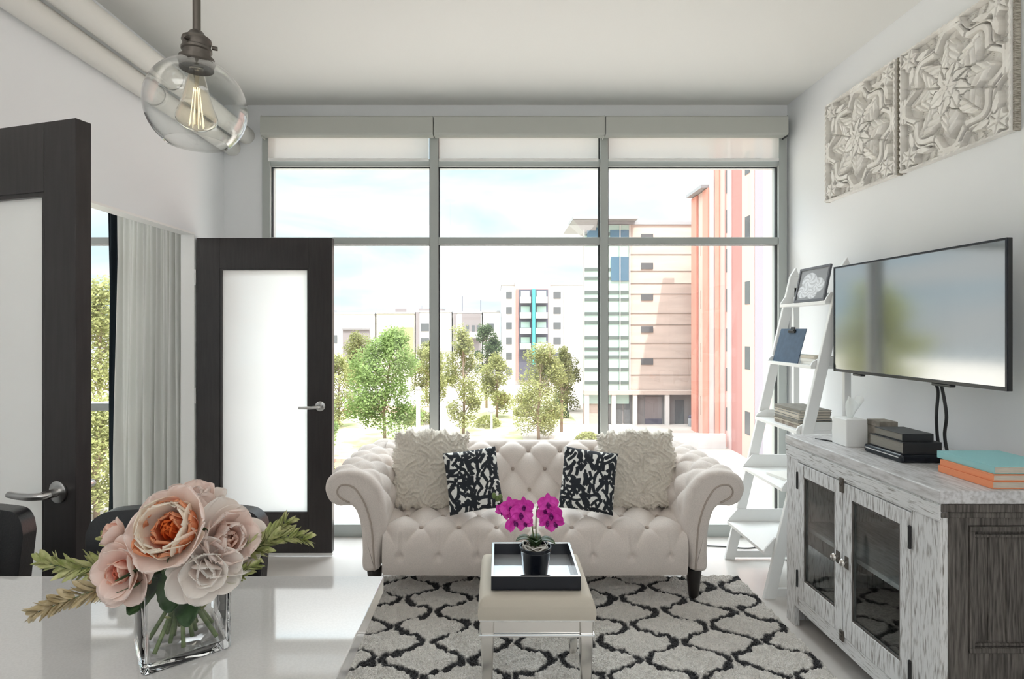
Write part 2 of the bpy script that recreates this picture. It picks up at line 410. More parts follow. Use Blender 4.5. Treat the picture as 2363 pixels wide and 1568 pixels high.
# overhead pipes
for (x, z, r, lab) in ((-1.848, 2.700, 0.055, 'white wrapped pipe running along the left wall, lower of the two'),
                    (-1.752, 2.786, 0.058, 'white wrapped pipe beside the ceiling, upper of the two')):
    t = thing('overhead_pipe', lab, 'pipe', (x, 0.4, z-r), group='white pipes above the double doors')
    n = 220; P = np.zeros((n, 20, 3))
    for i in range(n):
        y = BY + (FY-BY)*i/(n-1)
        for k in range(20):
            a = 2*PI*k/20; rr = r*(1+0.012*math.sin(y*9+k)+0.01*math.sin(y*23+2*k))
            P[i, k] = (x+rr*math.cos(a), y, z+rr*math.sin(a))
    obj('pipe_wrap', MB().grid(P, cv=True), M['pipe'], t, smooth=True, world=True)
    for y in (0.75, 1.9, 2.95):
        obj('wrap_seam', MB().lathe([(r+0.003, -0.012), (r+0.005, -0.004), (r+0.005, 0.004), (r+0.003, 0.012)], (x, y, z), 24, False, False, M=Matrix.Rotation(PI/2, 4, 'X')), M['pipe'], t, smooth=True, world=True)

# ------------------------------------------------------------------ doors (frosted glass leaves)
def leaf(name, label, w, h, st, loc, rot, top=0.20, bot=0.225, handle_x=None, hz=0.95, right=True, inner=False):
    # local: hinge at x=0, leaf extends +x, thickness +y 0..0.045, bottom z=0
    d = thing(name, label, 'door', loc, rot); d['kind'] = 'structure'; T = 0.045
    f = MB().box(0, st, 0, T, 0, h).box(w-st, w, 0, T, 0, h).box(st, w-st, 0, T, h-top, h).box(st, w-st, 0, T, 0, bot)
    obj('door_frame', f, M['dark_wood'], d, bevel=0.002)
    gs = MB().box(st, w-st, T/2-0.005, T/2+0.005, bot, h-top)
    go = obj('frosted_pane', gs, M['glass'], d); go.data.materials.append(M['frost'])
    for p_ in go.data.polygons:
        if abs(p_.normal.y) > 0.9 and (p_.center.y < T/2): p_.material_index = 1
    b = MB()
    for (a0, a1, c0, c1) in ((st, st+0.012, bot, h-top), (w-st-0.012, w-st, bot, h-top)):
        for (y0, y1) in ((0.003, T/2-0.006), (T/2+0.006, T-0.003)): b.box(a0, a1, y0, y1, c0, c1)
    for (c0, c1) in ((bot, bot+0.012), (h-top-0.012, h-top)):
        for (y0, y1) in ((0.003, T/2-0.006), (T/2+0.006, T-0.003)): b.box(st+0.012, w-st-0.012, y0, y1, c0, c1)
    obj('glazing_bead', b, M['dark_wood'], d)
    hx = w - st/2 if handle_x is None else handle_x
    for sgn in (-1, 1):
        y = 0 if sgn < 0 else T
        hm = obj('door_handle', MB().lathe([(0.0, 0), (0.029, 0), (0.031, 0.003), (0.031, 0.007), (0.028, 0.009), (0.012, 0.010), (0.011, 0.05), (0.0, 0.05)],
                 (hx, y, hz), 28, False, False, M=Matrix.Rotation(PI/2*(1 if sgn < 0 else -1), 4, 'X')), M['steel'], d, smooth=40)
        y2 = y + sgn*0.05
        obj('lever', MB().tube([(hx+0.004, y+sgn*0.03, hz), (hx+0.002, y2-sgn*0.004, hz), (hx-0.012, y2+sgn*0.004, hz-0.001), (hx-0.04, y2+sgn*0.006, hz-0.003), (hx-0.08, y2+sgn*0.004, hz-0.004), (hx-0.118, y2, hz-0.004)],
            [0.010, 0.0105, 0.0105, 0.010, 0.0095, 0.009], 14), M['steel'], hm, smooth=50)
    for z in (0.25, h/2, h-0.25):
        obj('hinge', MB().tube([(-0.006, -0.004, z-0.05), (-0.006, -0.004, z+0.05)], 0.007, 10), M['steel'], d, smooth=50)
    return d
# far leaf, wide open and square to the left wall
d2 = leaf('door_1', 'dark wood door leaf with frosted pane, open flat beside the sofa', 0.852, 1.985, 0.145, (-1.899, 3.436, 0.03), 0.0, hz=0.925, top=0.192, bot=0.245)
obj('door_sweep', MB().box(0.002, 0.85, 0.012, 0.033, -0.022, 0.0), M['white_trim'], d2)
# near leaf, swung open towards the island
leaf('door_2', 'nearest dark wood door leaf with steel lever, cut off by the left edge', 0.755, 1.996, 0.118, (-1.899, 1.715, 0.03), -math.radians(15.5), hz=0.955, top=0.197, bot=0.245)

# door casing lining
m = MB().box(LX-0.082, LX+0.002, DY0, DY0+0.012, 0, DZ).box(LX-0.082, LX+0.002, DY1-0.012, DY1, 0, DZ).box(LX-0.082, LX+0.002, DY0+0.012, DY1-0.012, DZ-0.012, DZ)
struct('trim_1', m, M['white_trim'])

# ------------------------------------------------------------------ bedroom curtains
def curtain(name, label, x0, x1, y, z0, z1, folds, amp, mt, seed, parts=True):
    rnd = random.Random(seed); nu, nv = folds*14, 60
    P = np.zeros((nu, nv, 3)); ph = [rnd.uniform(-0.5, 0.5) for _ in range(folds+1)]
    am = [rnd.uniform(0.6, 1.3) for _ in range(folds+2)]
    for i in range(nu):
        u = i/(nu-1); k = min(folds-1, int(u*folds)); fr_ = u*folds-k; a = am[k]*(1-fr_)+am[k+1]*fr_
        for j in range(nv):
            v = j/(nv-1); z = z1+(z0-z1)*v
            w_ = 1+0.05*math.sin(5*v+u*3)
            off = amp*a*(0.6+0.5*v)*math.sin(2*PI*u*folds+0.8*math.sin(3*v+u*7)+ph[k]*v*0.6)
            off += 0.25*amp*math.sin(2*PI*u*folds*2.3+v*2)
            xx = x0+(x1-x0)*u + 0.012*math.sin(2*PI*u*folds*0.5+v*4)*v
            xx += (u-0.5)*0.05*v*(1 if name == 'curtain' else 0)
            P[i, j] = (xx, y+off, z)
    t = thing(name, label, 'curtain', ((x0+x1)/2, y, z0))
    o = obj('curtain_panel', MB().grid(P), mt, t, smooth=True, world=True, fixn=False)
    sol = o.modifiers.new('sol', 'SOLIDIFY'); sol.thickness = 0.002
    return t
c1 = curtain('curtain', 'off-white pleated curtain hanging in the bedroom beside the door opening', -2.50, -2.015, 3.58, 0.02, 2.34, 12, 0.030, M['curtain'], 3)
curtain('blackout_curtain', 'narrow dark blackout curtain beside the off-white curtain', -2.645, -2.50, 3.70, 0.02, 2.34, 3, 0.022, M['dark_curtain'], 5)
t = thing('curtain_rod', 'white curtain rod above the bedroom window', 'curtain rod', (-3.2, 3.64, 2.35))
obj('rod', MB().tube([(-4.7, 3.64, 2.365), (-2.0, 3.64, 2.365)], 0.012, 12), M['white_trim'], t, world=True, smooth=50)
for xb_ in (-4.61, -2.05): obj('wall_bracket', MB().box(xb_-0.01, xb_+0.01, 3.64, FY, 2.355, 2.375), M['white_trim'], t, world=True)

# ------------------------------------------------------------------ unseen fill panels added to the ceiling behind the viewpoint
M['led'] = emit('lamp_diffuser', (1.0, 0.985, 0.96), 7.0*PANEL_W)
M['opal'] = emit('opal_globe', (1.0, 0.985, 0.97), 5.0)
for i, (x, y, lab) in enumerate(((-0.9, -0.75, 'square flush ceiling lamp over the kitchen, left one nearer the island'), (1.0, -0.75, 'square flush ceiling lamp over the kitchen, right one nearer the sofa'),
                 (-0.9, -2.3, 'square flush ceiling lamp over the kitchen, left one by the back wall'), (1.0, -2.3, 'square flush ceiling lamp over the kitchen, right one by the back wall'))):
    t = thing('ceiling_light', lab, 'ceiling light', (x, y, 2.95), group='kitchen ceiling lamps')
    obj('lamp_frame', MB().box(-0.42, 0.42, -0.42, 0.42, 0.012, 0.05), M['white_trim'], t)
    obj('lamp_diffuser', MB().box(-0.4, 0.4, -0.4, 0.4, 0.0, 0.012), M['led'], t)

for i, (x, y, lab) in enumerate([(-3.4, 1.9, 'opal globe lamp hanging in the bedroom')]):  # unseen glowing globe added to brighten the bedroom and its curtain
    t = thing('globe_lamp', lab, 'lamp', (x, y, 2.2))
    obj('opal_globe', MB().sphere((0, 0, 0.16), 0.16, 24, 16), M['opal'], t, smooth=True)
    obj('lamp_rod', MB().tube([(0, 0, 0.33), (0, 0, 0.80)], 0.008, 8), M['steel'], t, smooth=50)
# ================================================================== SOFA
SX = 0.190; SF = 2.83
sofa = thing('sofa', 'cream tufted rolled-arm sofa in front of the window', 'sofa', (SX, 3.22, 0))
def crop1(pts): return [((730+x/3.267-1150)/445, 1.44-((960+y/3.267)-760)/445) for (x, y) in pts]
# outline of the left arm's front face (metres, x and z)
OUT = crop1([(348,1172),(340,1020),(332,880),(308,765),(272,695),(225,688),(165,690),(108,665),(72,615),(58,560),(68,500),(108,452),(170,425),(240,416),(310,422),(380,448),(436,492),(482,560),(508,650),(520,760),(515,880),(490,1010),(470,1100),(462,1172)])
PIP = crop1([(440,1168),(430,1000),(420,860),(402,770),(372,675),(332,600),(290,545),(240,522),(192,522),(166,545),(158,578),(172,608),(205,632),(252,655)])
def tuft(p, q, a=0.5):
    f = lambda t: np.sqrt(np.sin(PI*t)**2+0.02)-0.14
    return np.clip(f(p)*f(q), 0, None)**a
def displace_grid(P, h):
    P = np.asarray(P, float)
    du = np.gradient(P, axis=0); dv = np.gradient(P, axis=1)
    n = np.cross(du, dv); n /= (np.linalg.norm(n, axis=2, keepdims=True)+1e-9)
    return P + n*h[..., None], n
def arm(side):
    out, s_ = smooth_curve(OUT, 120, closed=True)
    pip, _ = smooth_curve(PIP, 60)
    ny = 110; Y = SF + 0.035 + (3.56-SF-0.035)*np.linspace(0, 1, ny)
    P = np.zeros((120, ny, 3)); P[:, :, 0] = out[:, 0][:, None]; P[:, :, 2] = out[:, 1][:, None]; P[:, :, 1] = Y[None, :]
    # puff: pleat channels over the roll and inside face, fading at the front edge
    z = P[:, :, 2]; x = P[:, :, 0]; S_ = s_[:, None]*np.ones((1, ny)); yy = P[:, :, 1]
    act = sstep(0.40, 0.52, z)*sstep(s_[28], s_[40], S_)
    v = (yy-SF)/0.175
    zc = S_/0.17
    ch = tuft((v+zc)/1.0, (v-zc)/1.0, 0.5)
    h = act*(0.034*ch-0.016)*sstep(SF+0.03, SF+0.09, yy)
    du = np.gradient(P, axis=0); dv = np.gradient(P, axis=1); n = np.cross(du, dv); n /= (np.linalg.norm(n, axis=2, keepdims=True)+1e-9)
    cx = out[:, 0].mean()
    # orient outward using polygon area sign
    area = 0.5*np.sum(out[:, 0]*np.roll(out[:, 1], -1)-np.roll(out[:, 0], -1)*out[:, 1])
    no = np.stack([np.roll(out[:, 1], -1)-np.roll(out[:, 1], 1), -(np.roll(out[:, 0], -1)-np.roll(out[:, 0], 1))], 1)
    no /= np.linalg.norm(no, axis=1, keepdims=True)+1e-9
    if area < 0: no = -no
    N = np.zeros_like(P); N[:, :, 0] = no[:, 0][:, None]; N[:, :, 2] = no[:, 1][:, None]
    P = P + N*h[..., None]
    # rounded front: inset rings
    rings = []
    for a in np.linspace(0, PI/2, 7):
        ins = 0.026*(1-math.cos(a)) ; yf = SF+0.035-0.035*math.sin(a)
        r = np.zeros((120, 3)); r[:, 0] = out[:, 0]-no[:, 0]*ins; r[:, 2] = out[:, 1]-no[:, 1]*ins; r[:, 1] = yf
        # little gathers on the front edge
        r[:, 1] += 0.003*np.sin(s_*90)*(out[:, 1] > 0.5)*math.sin(a)
        rings.append(r)
    rings = rings[1:][::-1]
    F = np.concatenate([np.stack(rings, 1), P], axis=1)
    X = F.copy()
    if side > 0: X[:, :, 0] = 2*SX - X[:, :, 0]
    mb = MB().grid(X, cu=True)
    nv = X.shape[1]
    mb.f.append(tuple(i*nv for i in range(120))); mb.f.append(tuple(i*nv+nv-1 for i in range(119, -1, -1)))
    a = obj('arm', mb, M['sofa'], sofa, smooth=60, world=True)
    q = [((2*SX-p[0]) if side > 0 else p[0], SF-0.002, p[1]) for p in pip]
    obj('piping', MB().tube(q, 0.0045, 8), M['piping'], a, smooth=True, world=True)
    return a
arm(-1); arm(1)
# --- seat: wrap-around profile from the front hem over the edge to the back
prof, sl = smooth_curve([(2.835,0.160),(2.822,0.20),(2.815,0.26),(2.818,0.33),(2.835,0.385),(2.875,0.415),(2.95,0.425),(3.1,0.425),(3.25,0.42),(3.40,0.415)], 130)
nu = 300; xs = np.linspace(SX-0.80, SX+0.80, nu)
P = np.zeros((nu, 130, 3)); P[:, :, 0] = xs[:, None]; P[:, :, 1] = prof[:, 0][None]; P[:, :, 2] = prof[:, 1][None]
PX = 0.2
def dimple_surface(prof, sl, s0, pitch, rows, c0, x0, x1, nu, fade_lo, fade_hi, depth, pleats=False):
    """grid along X x profile(Y,z); buttons on a half-drop lattice starting at arc length s0"""
    nv = len(prof); xs = np.linspace(x0, x1, nu)
    P = np.zeros((nu, nv, 3)); P[:, :, 0] = xs[:, None]; P[:, :, 1] = prof[:, 0][None]; P[:, :, 2] = prof[:, 1][None]
    SL = sl[None, :]*np.ones((nu, 1)); XX = xs[:, None]*np.ones((1, nv))
    pit = np.array(pitch); cum = np.concatenate([[0], np.cumsum(pit)])
    v = np.interp(SL, s0+cum, np.arange(len(cum)))
    v = np.where(SL < s0, (SL-s0)/pit[0], v); v = np.where(SL > s0+cum[-1], len(cum)-1+(SL-s0-cum[-1])/pit[-1], v)
    U = (XX-SX)/PX + c0
    puff = tuft(U+v/2, U-v/2, 0.55)
    f = sstep(fade_lo[0], fade_lo[1], v)*(1-sstep(fade_hi[0], fade_hi[1], v))
    h = depth*((puff-0.75)*f)
    bt = []
    for r in range(rows):
        for k in range(-6, 7):
            xr = (k - c0 + (0.5 if r % 2 else 0))*PX
            if abs(xr) > (x1-x0)/2-0.07: continue
            sv = s0+cum[r] if r < len(cum) else s0+cum[-1]
            bt.append((SX+xr, sv))
            d2 = (XX-SX-xr)**2+(SL-sv)**2
            h -= depth*0.42*np.exp(-d2/(0.020**2))
            if pleats and r == 0:
                h -= 0.006*np.exp(-((XX-SX-xr)/0.008)**2)*sstep(sv-0.02, sv+0.01, SL)*(1-sstep(sv+0.10, sv+0.17, SL))
    P2, n = displace_grid(P, h)
    return P, P2, n, bt
def buttons(parent, prof, sl, bt, off, r=0.011, flip=1):
    for (x, sv) in bt:
        y = np.interp(sv, sl, prof[:, 0]); z = np.interp(sv, sl, prof[:, 1])
        j = int(np.clip(np.searchsorted(sl, sv), 1, len(sl)-2)); d = prof[j+1]-prof[j-1]; d = d/np.linalg.norm(d)
        n = np.array([-d[1], d[0]])   # outward: left of travel direction
        c = (x, y+n[0]*off, z+n[1]*off)
        m = Matrix.Translation(c) @ Vector((0, n[0], n[1])).to_track_quat('Z', 'Y').to_matrix().to_4x4()
        mb = MB().lathe([(0.0, 0.006), (0.005, 0.0055), (0.009, 0.003), (r, -0.001), (r*0.9, -0.005)], n=12, cap0=False, M=m)
        obj('button', mb, M['sofa_button'], parent, smooth=True, world=True)
P0, P, n_, bt = dimple_surface(prof, sl, 0.105, [0.20, 0.165, 0.165], 4, 0.5, SX-0.79, SX+0.79, 420, (0.05, 0.75), (3.4, 3.8), 0.042, True)
seat = obj('seat', MB().grid(P), M['sofa'], sofa, smooth=True, world=True)
buttons(seat, prof, sl, bt, -0.034)
# --- base box under the seat
obj('seat_base', MB().box(SX-0.80, SX+0.80, 2.85, 3.62, 0.158, 0.36), M['sofa'], sofa, world=True, bevel=0.01)
# --- back
pb, sb = smooth_curve([(3.27,0.38),(3.30,0.44),(3.345,0.52),(3.385,0.60),(3.42,0.665),(3.47,0.712),(3.535,0.722),(3.60,0.70),(3.635,0.645),(3.63,0.58),(3.60,0.53),(3.60,0.40),(3.60,0.158)], 150)
P0, P, n_, bt = dimple_surface(pb, sb, 0.105, [0.125, 0.125], 3, 0.0, SX-0.90, SX+0.90, 420, (-1.0, -0.3), (2.35, 2.9), 0.036)
bk = obj('backrest', MB().grid(P), M['sofa'], sofa, smooth=True, world=True)
buttons(bk, pb, sb, bt, -0.034)
# corner rolls joining back and arms
for s in (-1, 1):
    obj('corner_roll', MB().sphere((SX+s*0.935, 3.56, 0.62), 0.105, 20, 14), M['sofa'], sofa, smooth=True, world=True)
# --- legs
for s in (-1, 1):
    x = SX+s*0.845
    obj('leg', MB().lathe([(0.040, 0.175), (0.040, 0.160), (0.036, 0.13), (0.026, 0.03), (0.024, 0.02)], (x, 2.895, 0), 20), M['sofa_leg'], sofa, smooth=40, world=True)
    obj('leg', MB().box(x-0.03, x+0.03, 3.50, 3.56, 0.0, 0.165), M['sofa_leg'], sofa, world=True, bevel=0.004)

# ================================================================== CUSHIONS
def pillow_pts(n, w, h, th, pinch=0.10, p=0.42):
    """front and back sheets as (n,n,3), local x across, z up, y thickness"""
    u = np.linspace(-1, 1, n); U, V = np.meshgrid(u, u, indexing='ij')
    ex = (1-np.abs(U)**2.4)*(1-np.abs(V)**2.4)
    T = th/2*np.clip(ex, 0, 1)**p
    X = U*w/2*(1-pinch*(1-V**2)*np.abs(U)**3*0.6); Z = V*h/2*(1-pinch*(1-U**2)*np.abs(V)**3*0.6)
    return U, V, X, Z, T
def pillow_mesh(n, w, h, th, disp=None, pinch=0.1, p=0.42, fluffy=0):
    U, V, X, Z, T = pillow_pts(n, w, h, th, pinch, p)
    if disp is None: disp = lambda U, V, s: 0*U
    e = np.clip((1-np.abs(U))*14, 0, 1)*np.clip((1-np.abs(V))*14, 0, 1)
    if fluffy:
        k = (1-0.03*(U**2)*(V**2)*2); wx = fluffy*(vnoise(V*9+3, V*0+fluffy*99, 1)-0.5+0.5*(vnoise(V*31, V*0+5, 2)-0.5)); wz = fluffy*(vnoise(U*9+13, U*0+4, 1)-0.5+0.5*(vnoise(U*31, U*0+5, 7)-0.5))
        X = X*k+wx*U**4*np.sign(U)*2; Z = Z*k+wz*V**4*np.sign(V)*2
    F = np.stack([X, -T-disp(U, V, 0)*e, Z], 2); B = np.stack([X, T+disp(U, V, 1)*e, Z], 2)
    mb = MB(); mb.grid(F); mb.grid(B)
    return mb, U, V
def ruffle(seed):
    def f(U, V, s):
        a = vnoise(U*4+11+seed, V*4+7, seed)*6.0; b = vnoise(U*4+31, V*4+3+seed, seed+5)*6.0
        x = U*16+a; y = V*16+b
        r = np.abs(np.sin(x*0.9+1.7*np.sin(y*0.7)))*0.6+np.abs(np.sin(y*1.0+1.9*np.sin(x*0.6)))*0.6
        return 0.019*(1-r*0.85)+0.006*vnoise(U*60, V*60, seed)
    return f
def place(parent, o=None): pass
PM = [('cushion', 'large ruffled cream cushion at the left end of the sofa', -0.395, 3.215, 0.615, 0.455, 0.455, 0.16, 13, 3, 10, 1),
      ('cushion', 'large ruffled cream cushion at the right end of the sofa', 0.815, 3.215, 0.615, 0.455, 0.455, 0.16, 13, -4, -10, 2)]
for (nm, lab, x, y, z, w, h, th, tilt, roll, yaw, sd_) in PM:
    t = thing(nm, lab, 'cushion', (x, y, z-h/2*0.96), group='large ruffled cushions')
    mb, U, V = pillow_mesh(150, w, h, th, ruffle(sd_), 0.02, 0.38, 0.016)
    o = obj('ruffled_cover', mb, M['ruffle'], t, smooth=True)
    o.location = (0, 0, h/2*0.96)
    o.rotation_euler = Euler((-math.radians(tilt), math.radians(roll), math.radians(yaw)), 'XYZ')
def strokes_colour(n, seed, ink, ground, cnt, bounds=None):
    rnd = random.Random(seed); g = np.zeros((n, n)); u = np.linspace(0, 1, n); U, V = np.meshgrid(u, u, indexing='ij')
    # dense angular brush marks with white channels
    cells = 9
    for i in range(-1, cells+1):
        for j in range(-1, cells+1):
            cx = (i+0.5+rnd.uniform(-0.3, 0.3))/cells; cy = (j+0.5+rnd.uniform(-0.3, 0.3))/cells
            for r_ in range(2 if rnd.random() < 0.45 else 1):
                an = rnd.choice([0.05, 1.5, 0.8, -0.75, 1.2, 1.9, 2.3])+rnd.uniform(-0.15, 0.15); L = rnd.uniform(0.05, 0.10); w = rnd.uniform(0.017, 0.030)
                dx = (U-cx)*math.cos(an)+(V-cy)*math.sin(an); dy = -(U-cx)*math.sin(an)+(V-cy)*math.cos(an)
                dy = dy+0.05*np.sin(dx*18+i)*0.3
                d = np.maximum(np.abs(dx)-L, 0)**2+np.maximum(np.abs(dy)-w*0.6, 0)**2
                g = np.maximum(g, 1-sstep((w*0.35)**2, (w*0.75)**2, d))
    return g
for (lab, x, y, z, w, tilt, roll, yaw, sd_) in (('small black and white brush-stroke cushion leaning on the left ruffled cushion', -0.140, 3.035, 0.600, 0.300, 17, -6, 9, 4),
                                    ('small black and white brush-stroke cushion leaning on the right ruffled cushion', 0.500, 3.035, 0.600, 0.300, 17, 7, -6, 9)):
    t = thing('cushion', lab, 'cushion', (x, y, z-0.165), group='black and white patterned cushions')
    n = 260
    mb, U, V = pillow_mesh(n, w, 0.335, 0.125, None, 0.06, 0.45)
    g = strokes_colour(n, sd_, None, None, 0)
    c = np.array(srgb(30, 36, 44))[None, None]*g[..., None]+np.array(srgb(238, 238, 234))[None, None]*(1-g[..., None])
    C2 = np.concatenate([c.reshape(-1, 3), c.reshape(-1, 3)])
    o = obj('printed_cover', mb, M['vc_fabric'], t, smooth=True, col=C2)
    o.location = (0, 0, 0.165); o.rotation_euler = Euler((-math.radians(tilt), math.radians(roll), math.radians(yaw)), 'XYZ')

# ================================================================== RUG
RX0, RX1, RY0, RY1 = -0.72, 1.377, 1.62, 3.13
nx, ny = 560, 410
X, Y = np.meshgrid(np.linspace(RX0, RX1, nx), np.linspace(RY0, RY1, ny), indexing='ij')
wob = 0.030*(vnoise(X*14, Y*14, 3)-0.5)+0.018*(vnoise(X*45, Y*45, 8)-0.5)
wob2 = 0.030*(vnoise(X*14, Y*14, 13)-0.5)+0.018*(vnoise(X*45, Y*45, 18)-0.5)
PP, Q, A = 0.377, 0.262, 0.074
xx = X+wob; yy = Y+wob2
best = np.full_like(X, 9.0)
for k in range(-12, 14):
    # curves x = x0 + k*P/2 +/- A*cos ; gap around a cell centre is widest
    xc = -0.505 + (k+0.5)*PP/2
    sg = 1 if k % 2 == 0 else -1
    ph = 2*PI*(yy-2.73)/Q
    c_ = np.cos(ph); c_ = np.sign(c_)*np.abs(c_)**0.75
    d = np.abs(xx-(xc+sg*A*c_))/np.sqrt(1+(A*2*PI/Q*np.sin(ph))**2*0.6)
    best = np.minimum(best, d)
ln = 1-sstep(0.0125, 0.021, best+0.006*(vnoise(X*120, Y*120, 5)-0.5))
base = np.array(srgb(240, 236, 230)); dark = np.array(srgb(34, 34, 38))
tint = 0.84+0.10*vnoise(X*34, Y*34, 2)+0.10*vnoise(X*90, Y*90, 6)
Cc = (base[None, None]*tint[..., None])*(1-ln[..., None])+dark[None, None]*ln[..., None]
rng = np.random.RandomState(4)
Z = 0.014+0.012*vnoise(X*38, Y*38, 21)+0.009*vnoise(X*95, Y*95, 22)+0.007*rng.rand(nx, ny)-0.006*ln
edge = np.minimum(np.minimum(X-RX0, RX1-X), np.minimum(Y-RY0, RY1-Y)); Z = np.where(edge < 0.006, 0.002, Z)
P = np.stack([X+0.004*(rng.rand(nx, ny)-0.5), Y+0.004*(rng.rand(nx, ny)-0.5), Z], 2)
r_ = thing('area_rug', 'cream shag rug with dark trellis lines under the sofa and stool', 'rug', ((RX0+RX1)/2, (RY0+RY1)/2, 0))
obj('rug_pile', MB().grid(P), M['rug'], r_, world=True, col=Cc.reshape(-1, 3), smooth=False)
obj('rug_backing', MB().box(RX0+0.004, RX1-0.004, RY0+0.004, RY1-0.004, 0.0005, 0.008), M['cushion'], r_, world=True)
# ================================================================== BENCH STOOL, TRAY, ORCHID
bx0, bx1, by0, by1 = -0.073, 0.357, 2.0, 2.42
st = thing('upholstered_stool', 'square cream upholstered stool with mirrored legs on the rug', 'stool', ((bx0+bx1)/2, 2.21, 0.022))
def cushion_block(x0, x1, y0, y1, z0, z1, r=0.03, crown=0.012, n=40):
    U, V = np.meshgrid(np.linspace(-1, 1, n), np.linspace(-1, 1, n), indexing='ij')
    X = (x0+x1)/2+(x1-x0)/2*np.sign(U)*np.abs(U)**0.8; Y = (y0+y1)/2+(y1-y0)/2*np.sign(V)*np.abs(V)**0.8
    e = np.minimum(np.minimum(X-x0, x1-X), np.minimum(Y-y0, y1-Y))
    e = np.clip(e, 0, r); Z = z1-r+np.sqrt(np.maximum(r*r-(r-e)**2, 0))+crown*(1-U**2)*(1-V**2)
    mb = MB(); P = np.stack([X, Y, Z], 2); mb.grid(P)
    # skirt
    ring = [P[i, 0] for i in range(n)]+[P[n-1, j] for j in range(1, n)]+[P[i, n-1] for i in range(n-2, -1, -1)]+[P[0, j] for j in range(n-2, 0, -1)]
    R = np.zeros((len(ring), 5, 3)); ctr = np.array([(x0+x1)/2, (y0+y1)/2, 0])
    for k, p in enumerate(ring):
        for j in range(5):
            t = j/4; q = np.array(p); q[2] = p[2]*(1-t)+z0*t; b = 0.003*math.sin(PI*t)
            d = q-ctr; d[2] = 0; q = q+d/np.linalg.norm(d)*b; R[k, j] = q
    mb.grid(R, cu=True); mb.f.append(tuple(len(mb.v)-len(ring)*5+k*5+4 for k in range(len(ring))))
    return mb
obj('seat_cushion', cushion_block(bx0, bx1, by0, by1, 0.372, 0.452, 0.032, 0.003), M['cushion'], st, smooth=60, world=True)
ap = MB()
ap.box(bx0+0.055, bx1-0.055, by0+0.012, by0+0.026, 0.318, 0.374).box(bx0+0.055, bx1-0.055, by1-0.026, by1-0.012, 0.318, 0.374)
ap.box(bx0+0.012, bx0+0.026, by0+0.055, by1-0.055, 0.318, 0.374).box(bx1-0.026, bx1-0.012, by0+0.055, by1-0.055, 0.318, 0.374)
obj('mirrored_apron', ap, M['mirror'], st, world=True, bevel=0.003)
tr_ = MB()
tr_.box(bx0+0.002, bx1-0.002, by0+0.002, by0+0.030, 0.308, 0.318).box(bx0+0.002, bx1-0.002, by1-0.030, by1-0.002, 0.308, 0.318)
tr_.box(bx0+0.002, bx0+0.030, by0+0.030, by1-0.030, 0.308, 0.318).box(bx1-0.030, bx1-0.002, by0+0.030, by1-0.030, 0.308, 0.318)
tr_.box(bx0+0.002, bx1-0.002, by0+0.004, by0+0.028, 0.364, 0.372)
obj('apron_moulding', tr_, M['chrome'], st, world=True, bevel=0.002)
for (sx, sy) in ((0,0),(1,0),(1,1),(0,1)):
    xa = bx0+0.006 if sx == 0 else bx1-0.058; ya = by0+0.006 if sy == 0 else by1-0.058
    t_ = 0.010
    vs = [(xa+(t_ if sx == 0 else t_), ya+t_, 0.023), (xa+0.052-t_, ya+t_, 0.023), (xa+0.052-t_, ya+0.052-t_, 0.023), (xa+t_, ya+0.052-t_, 0.023),
          (xa, ya, 0.372), (xa+0.052, ya, 0.372), (xa+0.052, ya+0.052, 0.372), (xa, ya+0.052, 0.372)]
    lg = obj('leg', MB().hexa(vs), M['mirror'], st, world=True, bevel=0.004)
# tray
tx, ty, tz = 0.142, 2.215, 0.4565
tr = thing('serving_tray', 'black lacquer tray with mirrored base on the stool', 'tray', (tx, ty, tz))
w_, d_, h_, k_ = 0.338, 0.325, 0.052, 0.010
wl = MB().box(-w_/2, w_/2, -d_/2, -d_/2+k_, 0, h_).box(-w_/2, w_/2, d_/2-k_, d_/2, 0, h_).box(-w_/2, -w_/2+k_, -d_/2+k_, d_/2-k_, 0, h_).box(w_/2-k_, w_/2, -d_/2+k_, d_/2-k_, 0, h_)
obj('tray_wall', wl, M['black_gloss'], tr, bevel=0.0015)
rm = MB().box(-w_/2, w_/2, -d_/2, -d_/2+k_, h_+0.0003, h_+0.003).box(-w_/2, w_/2, d_/2-k_, d_/2, h_+0.0003, h_+0.003).box(-w_/2, -w_/2+k_, -d_/2+k_, d_/2-k_, h_+0.0003, h_+0.003).box(w_/2-k_, w_/2, -d_/2+k_, d_/2-k_, h_+0.0003, h_+0.003)
obj('rim', rm, M['chrome'], tr, bevel=0.0008)  # chrome strip put in for the pale reflection along the tray's top edge
obj('tray_base', MB().box(-w_/2+k_, w_/2-k_, -d_/2+k_, d_/2-k_, 0.0, 0.006), M['tray_floor'], tr)
# orchid
M['orchid'] = mat('orchid_petal', srgb(205, 28, 158), 0.5, color2=srgb(232, 70, 195), nscale=60, ramp=(0.3, 0.7))
M['orchid_lip'] = mat('orchid_lip', srgb(120, 10, 110), 0.5)
M['leaf_green'] = mat('dark_leaf', srgb(38, 62, 34), 0.4, color2=srgb(60, 88, 48), nscale=30)
M['stem_green'] = mat('stem_green', srgb(96, 116, 62), 0.5)
M['moss'] = mat('moss', srgb(120, 110, 100), 0.9, color2=srgb(190, 185, 178), nscale=80)
ox, oy, oz = 0.146, 2.150, tz+0.0065
orc = thing('potted_orchid', 'magenta orchid in a round black pot standing in the tray', 'orchid', (ox, oy, oz))
pot = obj('pot', MB().lathe([(0.046, 0.0), (0.047, 0.012), (0.060, 0.108), (0.063, 0.112), (0.063, 0.124), (0.058, 0.124), (0.056, 0.105)], n=40, cap1=False), M['black_gloss'], orc, smooth=35)
rnd = random.Random(2)
ms = MB()
